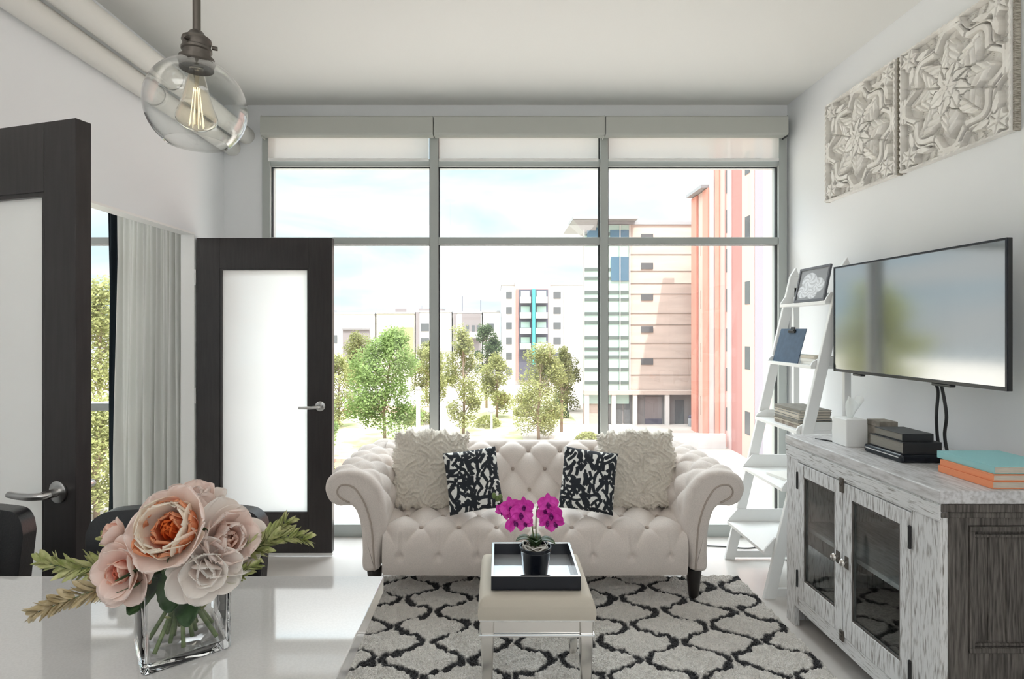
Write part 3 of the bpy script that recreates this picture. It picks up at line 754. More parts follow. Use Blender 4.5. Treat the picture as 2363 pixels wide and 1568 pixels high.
for k in range(60):
    a = rnd.uniform(0, 2*PI); r = rnd.uniform(0, 0.046); ms.sphere((r*math.cos(a), r*math.sin(a), 0.112+rnd.uniform(0, 0.008)), rnd.uniform(0.006, 0.011), 7, 5)
obj('potting_moss', ms, M['moss'], orc, smooth=True)
rb = MB()
for k in range(5):
    a0 = rnd.uniform(0, 6.28); rb.tube([(0.05*math.cos(a0+i*0.5), 0.05*math.sin(a0+i*0.5), 0.125+0.012*math.sin(i*1.1+k)) for i in range(8)], 0.0018, 6)
obj('aerial_root', rb, M['paper'], orc, smooth=True)
def strap_leaf(L, w, ang, az, droop, M_=None):
    n, m = 12, 7; P = np.zeros((n, m, 3))
    x = z = 0.0; a = ang
    for i in range(n):
        t = i/(n-1); ww = w*math.sin(PI*min(1, (0.08+0.92*t)**0.8))**0.6*(1 if t < 1 else 0.02)
        for j in range(m):
            q = (j/(m-1)-0.5)*2; P[i, j] = (x, q*ww/2, z+0.18*ww*q*q)
        x += L/(n-1)*math.cos(a); z += L/(n-1)*math.sin(a); a -= droop/(n-1)
    c, s = math.cos(az), math.sin(az)
    X = P[:, :, 0]*c-P[:, :, 1]*s; Y = P[:, :, 0]*s+P[:, :, 1]*c; P[:, :, 0] = X; P[:, :, 1] = Y
    return P
for (L, w, a, az, dr) in ((0.10, 0.055, 1.25, 3.3, 1.9), (0.10, 0.052, 1.2, -0.3, 2.0), (0.085, 0.05, 1.3, -1.6, 1.5), (0.07, 0.045, 1.35, 1.5, 1.6), (0.08, 0.045, 1.4, -2.3, 1.2)):
    P = strap_leaf(L, w, a, az, dr); P[:, :, 2] += 0.115
    o = obj('leaf', MB().grid(P), M['leaf_green'], orc, smooth=True, fixn=False); sl_ = o.modifiers.new('s', 'SOLIDIFY'); sl_.thickness = 0.0018
def petal_grid(L, w, cup, bend, n=8, m=7, tip=1.0, wav=0.0, ph=0.0, base=0.15, start=0.0):
    """petal growing from origin along +x then bending toward +z"""
    P = np.zeros((n, m, 3)); x = z = 0.0; a = start
    for i in range(n):
        t = i/(n-1); ww = w*(math.sin(PI*(base+(1-base)*t*0.97)**tip))**0.65*0.5 if t < 1 else w*0.06
        for j in range(m):
            q = (j/(m-1)-0.5)*2
            up = cup*ww*q*q + wav*ww*math.sin(q*7+ph+t*5)*t
            P[i, j] = (x-up*math.sin(a), q*ww, z+up*math.cos(a))
        x += L/(n-1)*math.cos(a); z += L/(n-1)*math.sin(a); a += bend/(n-1)
    return P
def xf(P, Mx):
    Q_ = P.reshape(-1, 3); R = np.array(Mx.to_3x3()); t = np.array(Mx.translation); return (Q_@R.T+t).reshape(P.shape)
def orchid_flower(parent, c, face, size, roll):
    q = Vector(face).to_track_quat('Z', 'Y').to_matrix().to_4x4()
    B = Matrix.Translation(c) @ q @ Matrix.Rotation(roll, 4, 'Z')
    mb = MB()
    for (az, L, w) in ((PI/2, 1.0, 0.62), (PI/2+2.1, 1.0, 0.58), (PI/2-2.1, 1.0, 0.58)):
        mb.grid(xf(petal_grid(L*size, w*size, 0.3, 0.5), B @ Matrix.Rotation(az, 4, 'Z')))
    for az in (0.15, PI-0.15):
        mb.grid(xf(petal_grid(1.05*size, 1.15*size, 0.15, 0.35, wav=0.06), B @ Matrix.Translation((0,0,0.002)) @ Matrix.Rotation(az, 4, 'Z')))
    f = obj('blossom', mb, M['orchid'], parent, smooth=True, fixn=False)
    lp = MB(); lp.grid(xf(petal_grid(0.55*size, 0.42*size, 0.9, 1.2), B @ Matrix.Translation((0,0,0.004)) @ Matrix.Rotation(-PI/2, 4, 'Z')))
    lp.sphere(B @ Vector((0, 0, 0.007)), 0.13*size, 8, 6)
    obj('lip', lp, M['orchid_lip'], f, smooth=True, fixn=False)
spk = [[(0.0, 0.0, 0.11), (-0.012, 0.0, 0.19), (-0.02, -0.005, 0.255), (-0.05, -0.01, 0.29), (-0.09, -0.015, 0.30), (-0.125, -0.02, 0.30), (-0.155, -0.02, 0.318)],
       [(0.005, 0.0, 0.11), (0.002, 0.0, 0.2), (0.006, -0.005, 0.27), (0.03, -0.008, 0.305), (0.055, -0.01, 0.29), (0.07, -0.01, 0.25)]]
for pts in spk:
    c_, _ = smooth_curve(pts, 24); obj('flower_stem', MB().tube([tuple(p) for p in c_], 0.0024, 8), M['stem_green'], orc, smooth=True)
for (x, y, z, s_, r_) in ((-0.098, -0.035, 0.285, 0.036, 0.2), (-0.060, -0.045, 0.262, 0.038, -0.3), (-0.085, -0.05, 0.235, 0.034, 0.5), (-0.045, -0.04, 0.292, 0.032, 0.1), (-0.125, -0.035, 0.27, 0.028, -0.5), (-0.045, -0.04, 0.225, 0.028, 0.3),
                  (0.045, -0.04, 0.302, 0.034, 0.0), (0.060, -0.045, 0.262, 0.038, 0.3), (0.040, -0.045, 0.235, 0.033, -0.4), (0.072, -0.04, 0.228, 0.032, 0.6), (0.035, -0.035, 0.272, 0.030, 0.9)):
    s_ *= 1.22; orchid_flower(orc, (x, y, z), (rnd.uniform(-0.5, 0.5), -1, rnd.uniform(-0.1, 0.4)), s_, r_)
for (x, z) in ((-0.150, 0.316), (-0.163, 0.328), (-0.138, 0.322)):
    obj('flower_bud', MB().sphere((x, -0.022, z), 0.009, 10, 8, (1, 1, 1.35)), M['stem_green'], orc, smooth=True)

# ================================================================== ISLAND, BAR STOOLS
isl = thing('kitchen_island', 'white island cabinet hidden beneath the quartz counter', 'kitchen island', (-1.05, 0.55, 0))
obj('island_body', MB().box(-1.74, -0.42, 0.22, 0.80, 0.09, 0.875), M['white_paint'], isl, world=True)
obj('toe_kick', MB().box(-1.70, -0.46, 0.27, 0.76, 0.0, 0.09), M['black_plastic'], isl, world=True)
ct = obj('countertop', MB().box(-1.80, -0.246, 0.18, 1.172, 0.876, 0.910), M['quartz'], bevel=0.002)
tag(ct, 'glossy pale quartz countertop in the lower left foreground', 'countertop')
def bar_stool(x, y, lab):
    t = thing('bar_stool', lab, 'bar stool', (x, y, 0), group='black leather bar stools behind the counter')
    # back shell: curved slab with rounded top corners, facing -y (towards the counter)
    n, m_ = 40, 26; w, z0, z1, R = 0.43, 0.60, 0.994, 0.050
    def sheet(off, ins):
        P = np.zeros((n, m_, 3))
        for i in range(n):
            u = -1+2*i/(n-1); su = math.copysign(abs(u)**0.75, u)
            for j in range(m_):
                v = 1-(1-j/(m_-1))**1.5
                hw = (w/2-ins)*(0.93+0.07*v); X = su*hw
                dx = max(0, abs(X)-(hw-R)); top = z1-ins-(R-math.sqrt(max(R*R-dx*dx, 0)))
                Z = z0+ins+(top-z0-ins)*v
                Y = 0.175+0.03*v - 0.055*su*su*0.9 + off
                P[i, j] = (X, Y, Z)
        return P
    Fr, Bk = sheet(-0.020, 0.0), sheet(0.020, 0.0)
    mb = MB().grid(Fr).grid(Bk)
    N = n*m_
    ring = [i*m_ for i in range(n)]+[(n-1)*m_+j for j in range(1, m_)]+[i*m_+m_-1 for i in range(n-2, -1, -1)]+[j for j in range(m_-2, 0, -1)]
    for a, b in zip(ring, ring[1:]+ring[:1]): mb.f.append((a, b, b+N, a+N))
    obj('backrest', mb, M['leather'], t, smooth=50, bevel=0.012, seg=3)
    obj('seat', cushion_block(-0.21, 0.21, -0.22, 0.17, 0.58, 0.67, 0.03, 0.012), M['leather'], t, smooth=60)
    for (sx, sy) in ((-1,-1),(1,-1),(1,1),(-1,1)):
        obj('leg', MB().beam((sx*0.175, sy*0.165-0.01, 0.585), (sx*0.20, sy*0.195-0.01, 0.0), 0.035, 0.035), M['sofa_leg'], t, bevel=0.003)
    f = MB(); z = 0.22
    for a, b in (((-0.19,-0.19),(0.19,-0.19)), ((0.19,-0.19),(0.19,0.17)), ((0.19,0.17),(-0.19,0.17)), ((-0.19,0.17),(-0.19,-0.19))):
        f.beam((a[0], a[1], z), (b[0], b[1], z), 0.02, 0.03)
    obj('foot_rail', f, M['steel'], t)
    return t
bar_stool(-0.780, 1.18, 'black leather bar stool behind the flower vase')
bar_stool(-1.360, 1.18, 'black leather bar stool cut off at the left edge, before the near door leaf')

# ================================================================== PENDANT LAMP
px_, py_ = -0.580, 1.05; gz = 1.868; GR = 0.090
pl = thing('pendant_lamp', 'clear glass globe pendant lamp above the counter', 'pendant lamp', (px_, py_, gz))
obj('cord_pipe', MB().tube([(0, 0, 0.14), (0, 0, H-gz)], 0.0072, 12), M['brass'], pl, smooth=50)
obj('ceiling_rose', MB().lathe([(0.06, H-gz), (0.06, H-gz-0.012), (0.045, H-gz-0.024), (0.01, H-gz-0.028)], n=32), M['brass'], pl, smooth=40)
obj('socket', MB().lathe([(r, 0.072+(z-0.072)*0.74) for (r, z) in [(0.007, 0.172), (0.012, 0.168), (0.017, 0.158), (0.0255, 0.150), (0.0265, 0.143), (0.0245, 0.138), (0.0245, 0.128), (0.027, 0.125), (0.027, 0.119), (0.0245, 0.116), (0.0245, 0.104), (0.031, 0.100), (0.032, 0.088), (0.030, 0.082), (0.030, 0.072)]], n=32, cap1=False), M['brass'], pl, smooth=30)
for a in (0.4, 2.5, 4.6):
    obj('thumb_screw', MB().tube([(0.026*math.cos(a), 0.026*math.sin(a), 0.118), (0.036*math.cos(a), 0.036*math.sin(a), 0.118)], 0.004, 8), M['brass'], pl, smooth=40)
pr = []
for k in range(40):
    a = math.radians(16+(142-16)*k/39); pr.append((GR*math.sin(a), GR*math.cos(a)))
inn = [(r*0.975, z*0.975) for (r, z) in pr][::-1]
obj('glass_globe', MB().lathe(pr+inn+[pr[0]], n=72, cap0=False, cap1=False), M['globe'], pl, smooth=70)
bp = [(0.013, 0.075), (0.014, 0.060), (0.017, 0.045), (0.022, 0.020), (0.029, -0.010), (0.0355, -0.030), (0.0365, -0.040), (0.033, -0.050), (0.020, -0.061), (0.006, -0.067), (0.0008, -0.068)]
bpc, _ = smooth_curve([(r, 0.075+(z-0.075)*0.86) for (r, z) in bp], 40)
bl = obj('filament_bulb', MB().lathe([tuple(p) for p in bpc], n=40), M['bulb'], pl, smooth=True)
fm = MB()
for k in range(8):
    a = 2*PI*k/8; b = a+0.25
    fm.tube([(0.005*math.cos(a), 0.005*math.sin(a), 0.035), (0.013*math.cos(b), 0.013*math.sin(b), -0.038)], 0.0007, 5)
obj('filament', fm, M['filament'], bl)
obj('bulb_stem', MB().tube([(0, 0, 0.07), (0, 0, 0.03), (0, 0, -0.035)], [0.006, 0.003, 0.0015], 8), M['bulb'], bl, smooth=True)
# ================================================================== SIDEBOARD CABINET
CX0, CY0, CY1, CT = 1.437, 1.775, 2.723, 0.915
cb = thing('sideboard', 'whitewashed weathered wood sideboard with two glass doors under the television', 'cabinet', (1.71, 2.25, 0))
obj('cabinet_top', MB().box(CX0-0.006, 1.994, CY0-0.006, CY1+0.004, 0.872, CT), M['old_top'], cb, world=True, bevel=0.004)
o = obj('front_apron', MB().box(CX0-0.004, CX0+0.004, CY0, CY1, 0.812, 0.866), M['old_wood_h'], cb, world=True, bevel=0.002)
for (ya, yb, yl0, yl1) in ((CY0, 1.902, CY0, CY0+0.075), (2.617, CY1, CY1-0.075, CY1)):
    pr_ = [(ya, 0.10), (yl0, 0.10), (yl0, 0.0), (yl1, 0.0), (yl1, 0.10), (yb, 0.10), (yb, 0.872), (ya, 0.872)] if ya != yl0 else [(ya, 0.0), (yl1, 0.0), (yl1, 0.10), (yb, 0.10), (yb, 0.872), (ya, 0.872)]
    if yb == yl1: pr_ = [(ya, 0.10), (yl0, 0.10), (yl0, 0.0), (yb, 0.0), (yb, 0.872), (ya, 0.872)]
    obj('front_stile', MB().prism(pr_, CX0, CX0+0.025, 'x'), M['old_wood'], cb, world=True, bevel=0.003)
for (za, zb_) in ((0.803, 0.872), (0.096, 0.158)): obj('front_rail', MB().box(CX0+0.001, CX0+0.025, 1.902, 2.617, za, zb_), M['old_wood_h'], cb, world=True, bevel=0.003)
# side facing the viewer: frame and raised moulded panel
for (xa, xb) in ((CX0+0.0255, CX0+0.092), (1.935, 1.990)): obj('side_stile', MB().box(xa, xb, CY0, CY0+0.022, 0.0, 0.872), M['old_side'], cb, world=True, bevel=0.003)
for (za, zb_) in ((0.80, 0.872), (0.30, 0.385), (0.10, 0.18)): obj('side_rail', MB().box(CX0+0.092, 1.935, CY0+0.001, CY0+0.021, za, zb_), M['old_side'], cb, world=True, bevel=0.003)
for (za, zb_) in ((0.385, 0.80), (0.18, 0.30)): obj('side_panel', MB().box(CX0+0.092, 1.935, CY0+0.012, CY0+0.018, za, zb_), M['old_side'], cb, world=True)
mo = MB()
def frame_strip(mb, a0, a1, b0, b1, w, d0, d1):
    mb.box(a0, a1, d0, d1, b0, b0+w).box(a0, a1, d0, d1, b1-w, b1).box(a0, a0+w, d0, d1, b0+w, b1-w).box(a1-w, a1, d0, d1, b0+w, b1-w)
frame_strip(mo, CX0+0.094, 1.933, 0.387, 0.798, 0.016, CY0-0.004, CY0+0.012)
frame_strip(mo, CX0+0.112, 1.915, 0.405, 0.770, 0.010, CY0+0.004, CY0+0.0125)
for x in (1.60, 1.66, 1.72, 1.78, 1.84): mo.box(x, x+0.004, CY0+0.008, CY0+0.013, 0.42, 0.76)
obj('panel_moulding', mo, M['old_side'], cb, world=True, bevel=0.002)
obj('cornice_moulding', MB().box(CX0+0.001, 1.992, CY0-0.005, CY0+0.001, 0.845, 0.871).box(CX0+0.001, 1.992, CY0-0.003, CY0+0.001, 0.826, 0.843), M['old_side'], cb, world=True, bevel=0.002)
# far side, back, floor and inside shelf
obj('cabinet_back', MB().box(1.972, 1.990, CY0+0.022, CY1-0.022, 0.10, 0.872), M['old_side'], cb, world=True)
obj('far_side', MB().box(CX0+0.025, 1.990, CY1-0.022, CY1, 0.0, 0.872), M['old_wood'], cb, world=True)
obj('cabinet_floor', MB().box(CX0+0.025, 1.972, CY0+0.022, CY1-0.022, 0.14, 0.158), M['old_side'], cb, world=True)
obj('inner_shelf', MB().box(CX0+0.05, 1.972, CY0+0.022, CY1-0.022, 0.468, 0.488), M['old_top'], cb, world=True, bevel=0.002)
def cab_door(y0, y1, meet_hi):
    z0, z1 = 0.160, 0.800; x = CX0-0.003
    ym = (0.055, 0.062)
    s0 = 0.050 if meet_hi else 0.055; s1 = 0.055 if meet_hi else 0.050
    d = obj('door', MB().box(x, x+0.022, y0+0.001, y0+s0, z0, z1).box(x, x+0.022, y1-s1, y1-0.001, z0, z1)
            .box(x+0.0005, x+0.022, y0+s0, y1-s1, z1-0.058, z1).box(x+0.0005, x+0.022, y0+s0, y1-s1, z0, z0+0.092), M['old_wood'], cb, world=True, bevel=0.003)
    obj('door_glass', MB().box(x+0.010, x+0.013, y0+s0, y1-s1, z0+0.092, z1-0.058), M['cabglass'], d, world=True)
    bd = MB(); a0, a1, b0, b1 = y0+s0, y1-s1, z0+0.092, z1-0.058
    for (p, q, r, t) in ((a0, a1, b0, b0+0.006), (a0, a1, b1-0.006, b1), (a0, a0+0.006, b0+0.006, b1-0.006), (a1-0.006, a1, b0+0.006, b1-0.006)): bd.box(x+0.003, x+0.009, p, q, r, t)
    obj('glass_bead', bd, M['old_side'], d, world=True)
    hy = y0 if meet_hi else y1
    for z in (0.245, 0.715):
        obj('hinge', MB().tube([(x-0.002, hy, z-0.032), (x-0.002, hy, z+0.032)], 0.0055, 10).sphere((x-0.002, hy, z+0.036), 0.006, 8, 6).sphere((x-0.002, hy, z-0.036), 0.006, 8, 6), M['black_metal'], d, world=True, smooth=50)
    ky = (y1-0.028) if meet_hi else (y0+0.028)
    kb = obj('knob', MB().lathe([(0.005, 0), (0.005, 0.010), (0.013, 0.014), (0.016, 0.020), (0.012, 0.026), (0.0, 0.028)], (x, ky, 0.478), 16, False, False, M=Matrix.Rotation(-PI/2, 4, 'Y')), M['mirror'], d, smooth=40, world=True)
    obj('knob_plate', MB().box(x-0.003, x, ky-0.012, ky+0.012, 0.452, 0.504), M['brass'], kb, world=True, bevel=0.002)
cab_door(1.902, 2.275, True); cab_door(2.277, 2.617, False)
for z, h in ((0.795, 0.036), (0.166, 0.026)):
    obj('turn_latch', MB().box(CX0-0.010, CX0-0.003, 2.266, 2.288, z-h, z+h*0.7).sphere((CX0-0.010, 2.277, z), 0.008, 8, 6), M['brass'], cb, world=True, bevel=0.002)

# ================================================================== THINGS ON THE SIDEBOARD
M['cover_black'] = mat('book_cover_black', (0.02,0.022,0.025), 0.4)
M['cover_orange'] = mat('book_cover_orange', srgb(240,150,105), 0.6)
M['cover_teal'] = mat('book_cover_teal', srgb(150,205,208), 0.55)
M['pages'] = mat('book_pages', srgb(214,206,192), 0.9, noise=0.2, nscale=300, stretch=(0.1,0.1,6))
M['pages_grey'] = mat('book_pages_grey', srgb(150,146,138), 0.9, noise=0.2, nscale=300, stretch=(0.1,0.1,6))
def book(x0, x1, y0, y1, z0, z1, cover, label, group=None, name='book', spine='x-', pages='pages', cat='book', rz=0):
    cx, cy = (x0+x1)/2, (y0+y1)/2
    t = thing(name, label, cat, (cx, cy, z0), rz, group)
    w, d, h = x1-x0, y1-y0, z1-z0; c = min(0.0028, h*0.22)
    cv = MB().box(-w/2, w/2, -d/2, d/2, 0, c).box(-w/2, w/2, -d/2, d/2, h-c, h)
    if spine == 'x-': cv.box(-w/2, -w/2+c, -d/2, d/2, c, h-c); pg = (-w/2+c, w/2-0.003, -d/2+0.003, d/2-0.003)
    elif spine == 'y-': cv.box(-w/2, w/2, -d/2, -d/2+c, c, h-c); pg = (-w/2+0.003, w/2-0.003, -d/2+c, d/2-0.003)
    else: cv.box(w/2-c, w/2, -d/2, d/2, c, h-c); pg = (-w/2+0.003, w/2-c, -d/2+0.003, d/2-0.003)
    obj('cover', cv, M[cover], t, bevel=0.0008)
    obj('page_block', MB().box(pg[0], pg[1], pg[2], pg[3], c, h-c), M[pages], t)
    return t
zb = CT+0.0005
book(1.620, 1.86, 1.790, 2.012, zb, zb+0.024, 'cover_orange', 'orange hardback lowest in the colourful stack on the sideboard', 'books at the near end of the sideboard')
book(1.624, 1.86, 1.792, 2.008, zb+0.0245, zb+0.046, 'cover_orange', 'orange hardback in the middle of the colourful stack, beneath the teal one', 'books at the near end of the sideboard')
book(1.634, 1.865, 1.800, 2.035, zb+0.0465, zb+0.072, 'cover_teal', 'teal hardback topmost of the colourful stack on the sideboard', 'books at the near end of the sideboard')
def rbox(name, x0, x1, y0, y1, z0, z1, m, parent=None, bev=0.003, **k): return obj(name, MB().box(x0, x1, y0, y1, z0, z1), m, parent, bevel=bev, seg=3, **k)
t = thing('media_box', 'glossy black rounded box at the bottom of the dark stack', 'media box', (1.652, 2.24, zb))
rbox('casing', 1.572, 1.735, 2.130, 2.352, zb, zb+0.034, M['black_gloss'], t, 0.010, world=True)
obj('trim_line', MB().box(1.5705, 1.573, 2.145, 2.338, zb+0.018, zb+0.022), M['steel'], t, world=True)
book(1.586, 1.738, 2.140, 2.335, zb+0.0345, zb+0.080, 'cover_black', 'thick black book lying on the glossy black box', 'black books in the dark stack', spine='y-', pages='pages_grey')
book(1.598, 1.722, 2.160, 2.320, zb+0.0805, zb+0.110, 'cover_black', 'thin black book topmost of the dark stack', 'black books in the dark stack', spine='y-', pages='pages_grey')
t = thing('power_adapter', 'small black power adapter between the dark stack and the wall', 'power adapter', (1.80, 2.19, zb+0.0))
rbox('adapter_body', 1.75, 1.835, 2.165, 2.215, zb, zb+0.032, M['black_plastic'], t, 0.004, world=True)
t = thing('tissue_box', 'white square tissue box with a tissue pulled up on the sideboard', 'tissue box', (1.592, 2.475, zb))
rbox('box', 1.545, 1.640, 2.425, 2.530, zb, zb+0.122, M['white_paint'], t, 0.004, world=True)
n = 18; P = np.zeros((n, 12, 3))
for i in range(n):
    a = 2*PI*i/n
    for j in range(12):
        v = j/11; r = 0.012+0.028*v+0.010*v*math.sin(3*a+2*v)
        P[i, j] = (1.594+r*math.cos(a)*0.9+0.02*v, 2.478+r*math.sin(a)*0.6, zb+0.118+0.085*v+0.02*v*math.sin(2*a+0.6))
tis = obj('tissue', MB().grid(P, cu=True), translucent('tissue_paper', srgb(245,247,246), srgb(240,243,242), 0.4), t, world=True, smooth=True, fixn=False)
M['taupe'] = mat('taupe_card', srgb(150,143,133), 0.8, noise=0.3, nscale=40)
t = thing('gift_box', 'small taupe box standing between the tissue box and the dark stack', 'box', (1.686, 2.40, zb))
rbox('box', 1.648, 1.724, 2.360, 2.440, zb, zb+0.100, M['taupe'], t, 0.002, world=True)
rbox('lid', 1.646, 1.726, 2.358, 2.442, zb+0.1003, zb+0.124, M['taupe'], t, 0.002, world=True)
t = thing('ceramic_ornament', 'small round white ornament at the far end of the sideboard', 'ornament', (1.648, 2.640, zb))
orn = obj('body', MB().lathe([(0.014, 0), (0.018, 0.003), (0.028, 0.016), (0.032, 0.032), (0.028, 0.048), (0.014, 0.058), (0.004, 0.060)], n=28), mat('glazed_ceramic', srgb(240,240,242), 0.2, coat=0.5), t, smooth=True)
obj('dark_face', MB().lathe([(0.0, 0.0295), (0.012, 0.0285), (0.013, 0.027)], (0, 0, 0.032), 20, False, False, M=Matrix.Rotation(0.9, 4, 'Z') @ Matrix.Rotation(PI/2, 4, 'X')), M['pages_grey'], t, smooth=True)
pn = obj('pen', MB().tube([(1.508, 2.60, zb+0.004), (1.535, 2.555, zb+0.004), (1.565, 2.50, zb+0.004)], [0.002, 0.0035, 0.003], 8), M['black_plastic'], smooth=True)
tag(pn, 'thin black pen lying at the far end of the sideboard', 'pen')

# ================================================================== TELEVISION
tv = thing('television', 'flat black television on the right wall above the sideboard', 'television', (1.776, 2.3835, 1.221), math.radians(2.33))
TW, TH = 0.934, 0.542
obj('screen', MB().box(-0.0065, -0.006, -TW/2+0.010, TW/2-0.010, 0.014, TH-0.009), M['tv_screen'], tv)
obj('bezel', MB().box(-0.006, 0.012, -TW/2, TW/2, 0, TH), M['black_plastic'], tv, bevel=0.002)
bz = MB().box(-0.009, -0.006, -TW/2, TW/2, 0, 0.013).box(-0.009, -0.006, -TW/2, TW/2, TH-0.008, TH).box(-0.009, -0.006, -TW/2, -TW/2+0.009, 0.013, TH-0.008).box(-0.009, -0.006, TW/2-0.009, TW/2, 0.013, TH-0.008)
obj('screen_border', bz, M['black_gloss'], tv, bevel=0.001)
obj('rear_housing', MB().hexa([(0.012,-0.40,0.03),(0.05,-0.30,0.05),(0.05,0.30,0.05),(0.012,0.40,0.03),(0.012,-0.40,0.40),(0.05,-0.30,0.36),(0.05,0.30,0.36),(0.012,0.40,0.40)]), M['black_plastic'], tv, bevel=0.004)
for (ya, yb) in ((-0.23, -0.14), (0.27, 0.33)): obj('speaker_foot', MB().box(-0.004, 0.02, ya, yb, -0.012, 0.0), M['black_plastic'], tv, bevel=0.003)
wm = obj('wall_mount', MB().box(1.995, 2.009, 2.28, 2.50, 1.35, 1.60).beam((1.998, 2.36, 1.47), (1.90, 2.44, 1.47), 0.03, 0.05).beam((1.90, 2.44, 1.47), (1.835, 2.385, 1.47), 0.03, 0.05).box(1.829, 1.842, 2.30, 2.47, 1.40, 1.54), M['black_metal'])
tag(wm, 'black metal wall mount holding the television', 'tv mount')
for i, (y, dx, lab) in enumerate(((2.285, 0.0, 'black cable hanging from the television, nearer one'), (2.325, 0.012, 'black cable hanging from the television, farther one'))):
    pts = [(1.845, y, 1.235), (1.862+dx, y+0.004, 1.18), (1.868, y-0.008+dx, 1.08), (1.872, y+0.006, 1.0), (1.872, y-0.004, 0.94), (1.86, y-0.03, 0.9235), (1.842-dx*0.2, y-0.075-0.02*i, 0.9235)]
    c_, _ = smooth_curve(pts, 40)
    o = obj('cable', MB().tube([tuple(p) for p in c_], 0.0062, 8), M['black_plastic'], smooth=True); tag(o, lab, 'cable', 'television cables')

# ================================================================== CARVED WALL PANELS
def petal_field(X, Y, ang, L, w, off=0.0):
    a = X*math.cos(ang)+Y*math.sin(ang)-off; b = -X*math.sin(ang)+Y*math.cos(ang); t = a/L
    half = w*np.clip(np.sin(PI*np.clip(t, 0, 1)**0.85), 0, 1)**0.8
    half = half*(1+0.22*np.abs(np.sin(t*PI*3)))
    return half-np.abs(b), t, b       # >0 inside
def carve(n):
    u = np.linspace(-1, 1, n); X, Y = np.meshgrid(u, u, indexing='ij'); R = np.hypot(X, Y); T = np.arctan2(Y, X)
    h = np.full_like(X, 0.04)
    # wavy framing band that follows the star of leaves
    ro = 0.80+0.085*np.cos(8*T)+0.05*np.cos(4*T)
    band = sstep(0.052, 0.036, np.abs(R-ro)); h = np.maximum(h, 0.78*band)
    fr2 = sstep(0.022, 0.012, np.abs(R-ro-0.085)); h = np.maximum(h, 0.62*fr2)
    # side arcs (elongated leaves between band and border)
    for k in range(4):
        A = k*PI/2
        a = X*math.cos(A)+Y*math.sin(A); b = -X*math.sin(A)+Y*math.cos(A)
        arc = a-(0.90+0.02*np.cos(b*5)); m_ = sstep(0.06, 0.045, np.abs(arc))
        vein = 0.8-0.25*sstep(0.012, 0.0, np.abs(arc+0.0))
        h = np.maximum(h, m_*vein*(np.abs(b) < 0.2))
    # corner florets
    for sx in (-1, 1):
        for sy in (-1, 1):
            xc, yc = X-sx*0.80, Y-sy*0.80
            for k in range(6):
                f, t, b = petal_field(xc, yc, k*PI/3+PI/4, 0.165, 0.052, 0.02)
                h = np.maximum(h, sstep(-0.004, 0.006, f)*(0.80-0.22*sstep(0.014, 0.0, np.abs(b))))
            h = np.maximum(h, 0.95*sstep(0.045, 0.03, np.hypot(xc, yc)))
            for s2 in (-1, 1):
                A = math.atan2(sy, sx)+s2*2.15
                f, t, b = petal_field(X-sx*0.72, Y-sy*0.72, A+PI*0+0.0, 0.30, 0.045, 0.05)
                h = np.maximum(h, sstep(-0.004, 0.006, f)*0.72)
    # eight outer leaves, then eight inner
    for k in range(8):
        L, w = (0.70, 0.155) if k % 2 == 0 else (0.74, 0.150)
        f, t, b = petal_field(X, Y, k*PI/4+PI/8*0, L, w, 0.06)
        inside = sstep(-0.006, 0.008, f)
        vein = 0.28*sstep(0.020, 0.004, np.abs(b))*(t > 0.25)
        side = 0.20*sstep(0.35, 0.0, np.abs(np.mod((t*6+np.abs(b)*9), 1.0)-0.5))*(t > 0.3)
        hh = inside*(0.70+0.22*(1-np.clip(np.abs(b)/w, 0, 1))-vein-side)
        h = np.maximum(h, hh)
    for k in range(8):
        f, t, b = petal_field(X, Y, k*PI/4+PI/8, 0.36, 0.10, 0.03)
        hh = sstep(-0.006, 0.006, f)*(0.95-0.25*sstep(0.016, 0.0, np.abs(b))-0.1*t)
        gap = sstep(-0.022, -0.006, f)*sstep(0.004, -0.006, f)
        h = np.where(gap > 0.3, np.minimum(h, 0.35), h); h = np.maximum(h, hh)
    for k in range(6):
        f, t, b = petal_field(X, Y, k*PI/3, 0.17, 0.06, 0.0)
        h = np.maximum(h, sstep(-0.004, 0.004, f)*(1.05-0.2*sstep(0.012, 0, np.abs(b))))
    h = np.maximum(h, 1.15*sstep(0.05, 0.03, R))
    E = np.minimum(1-np.abs(X), 1-np.abs(Y))
    rope = 0.85+0.06*np.sin((X+Y)*60)
    h = np.where(E < 0.035, rope, h)
    h += 0.02*(vnoise(X*40+50, Y*40+50, 3)-0.5)
    return X, Y, h
n = 300
X, Y, h = carve(n)
PS = 0.292
hx = h*0.042; hx[0, :] = 0; hx[-1, :] = 0; hx[:, 0] = 0; hx[:, -1] = 0
Xs = X.copy(); Ys = Y.copy(); Xs[0] = X[1]; Xs[-1] = X[-2]; Ys[:, 0] = Y[:, 1]; Ys[:, -1] = Y[:, -2]
P = np.stack([-hx-0.0008, Xs*PS, Ys*PS+PS], 2)
pa = thing('carved_wall_panel', 'whitewashed carved floral wall panel, the nearer one cut by the top edge', 'wall art', (RX, 2.395, 2.205), group='carved panels on the right wall')
obj('carved_relief', MB().grid(P), M['carved'], pa, smooth=35)
dk = MB()
obj('panel_edge', MB().box(-0.026, -0.001, -PS-0.006, -PS+0.001, 0.0, 2*PS).box(-0.026, -0.001, PS-0.001, PS+0.006, 0.0, 2*PS), mat('aged_panel_edge', srgb(196,190,178), 0.9, color2=srgb(130,124,112), nscale=40, stretch=(1,1,8)), pa)
dup(pa, (RX, 3.010, 2.205), None, 'whitewashed carved floral wall panel, the farther one nearer the window')

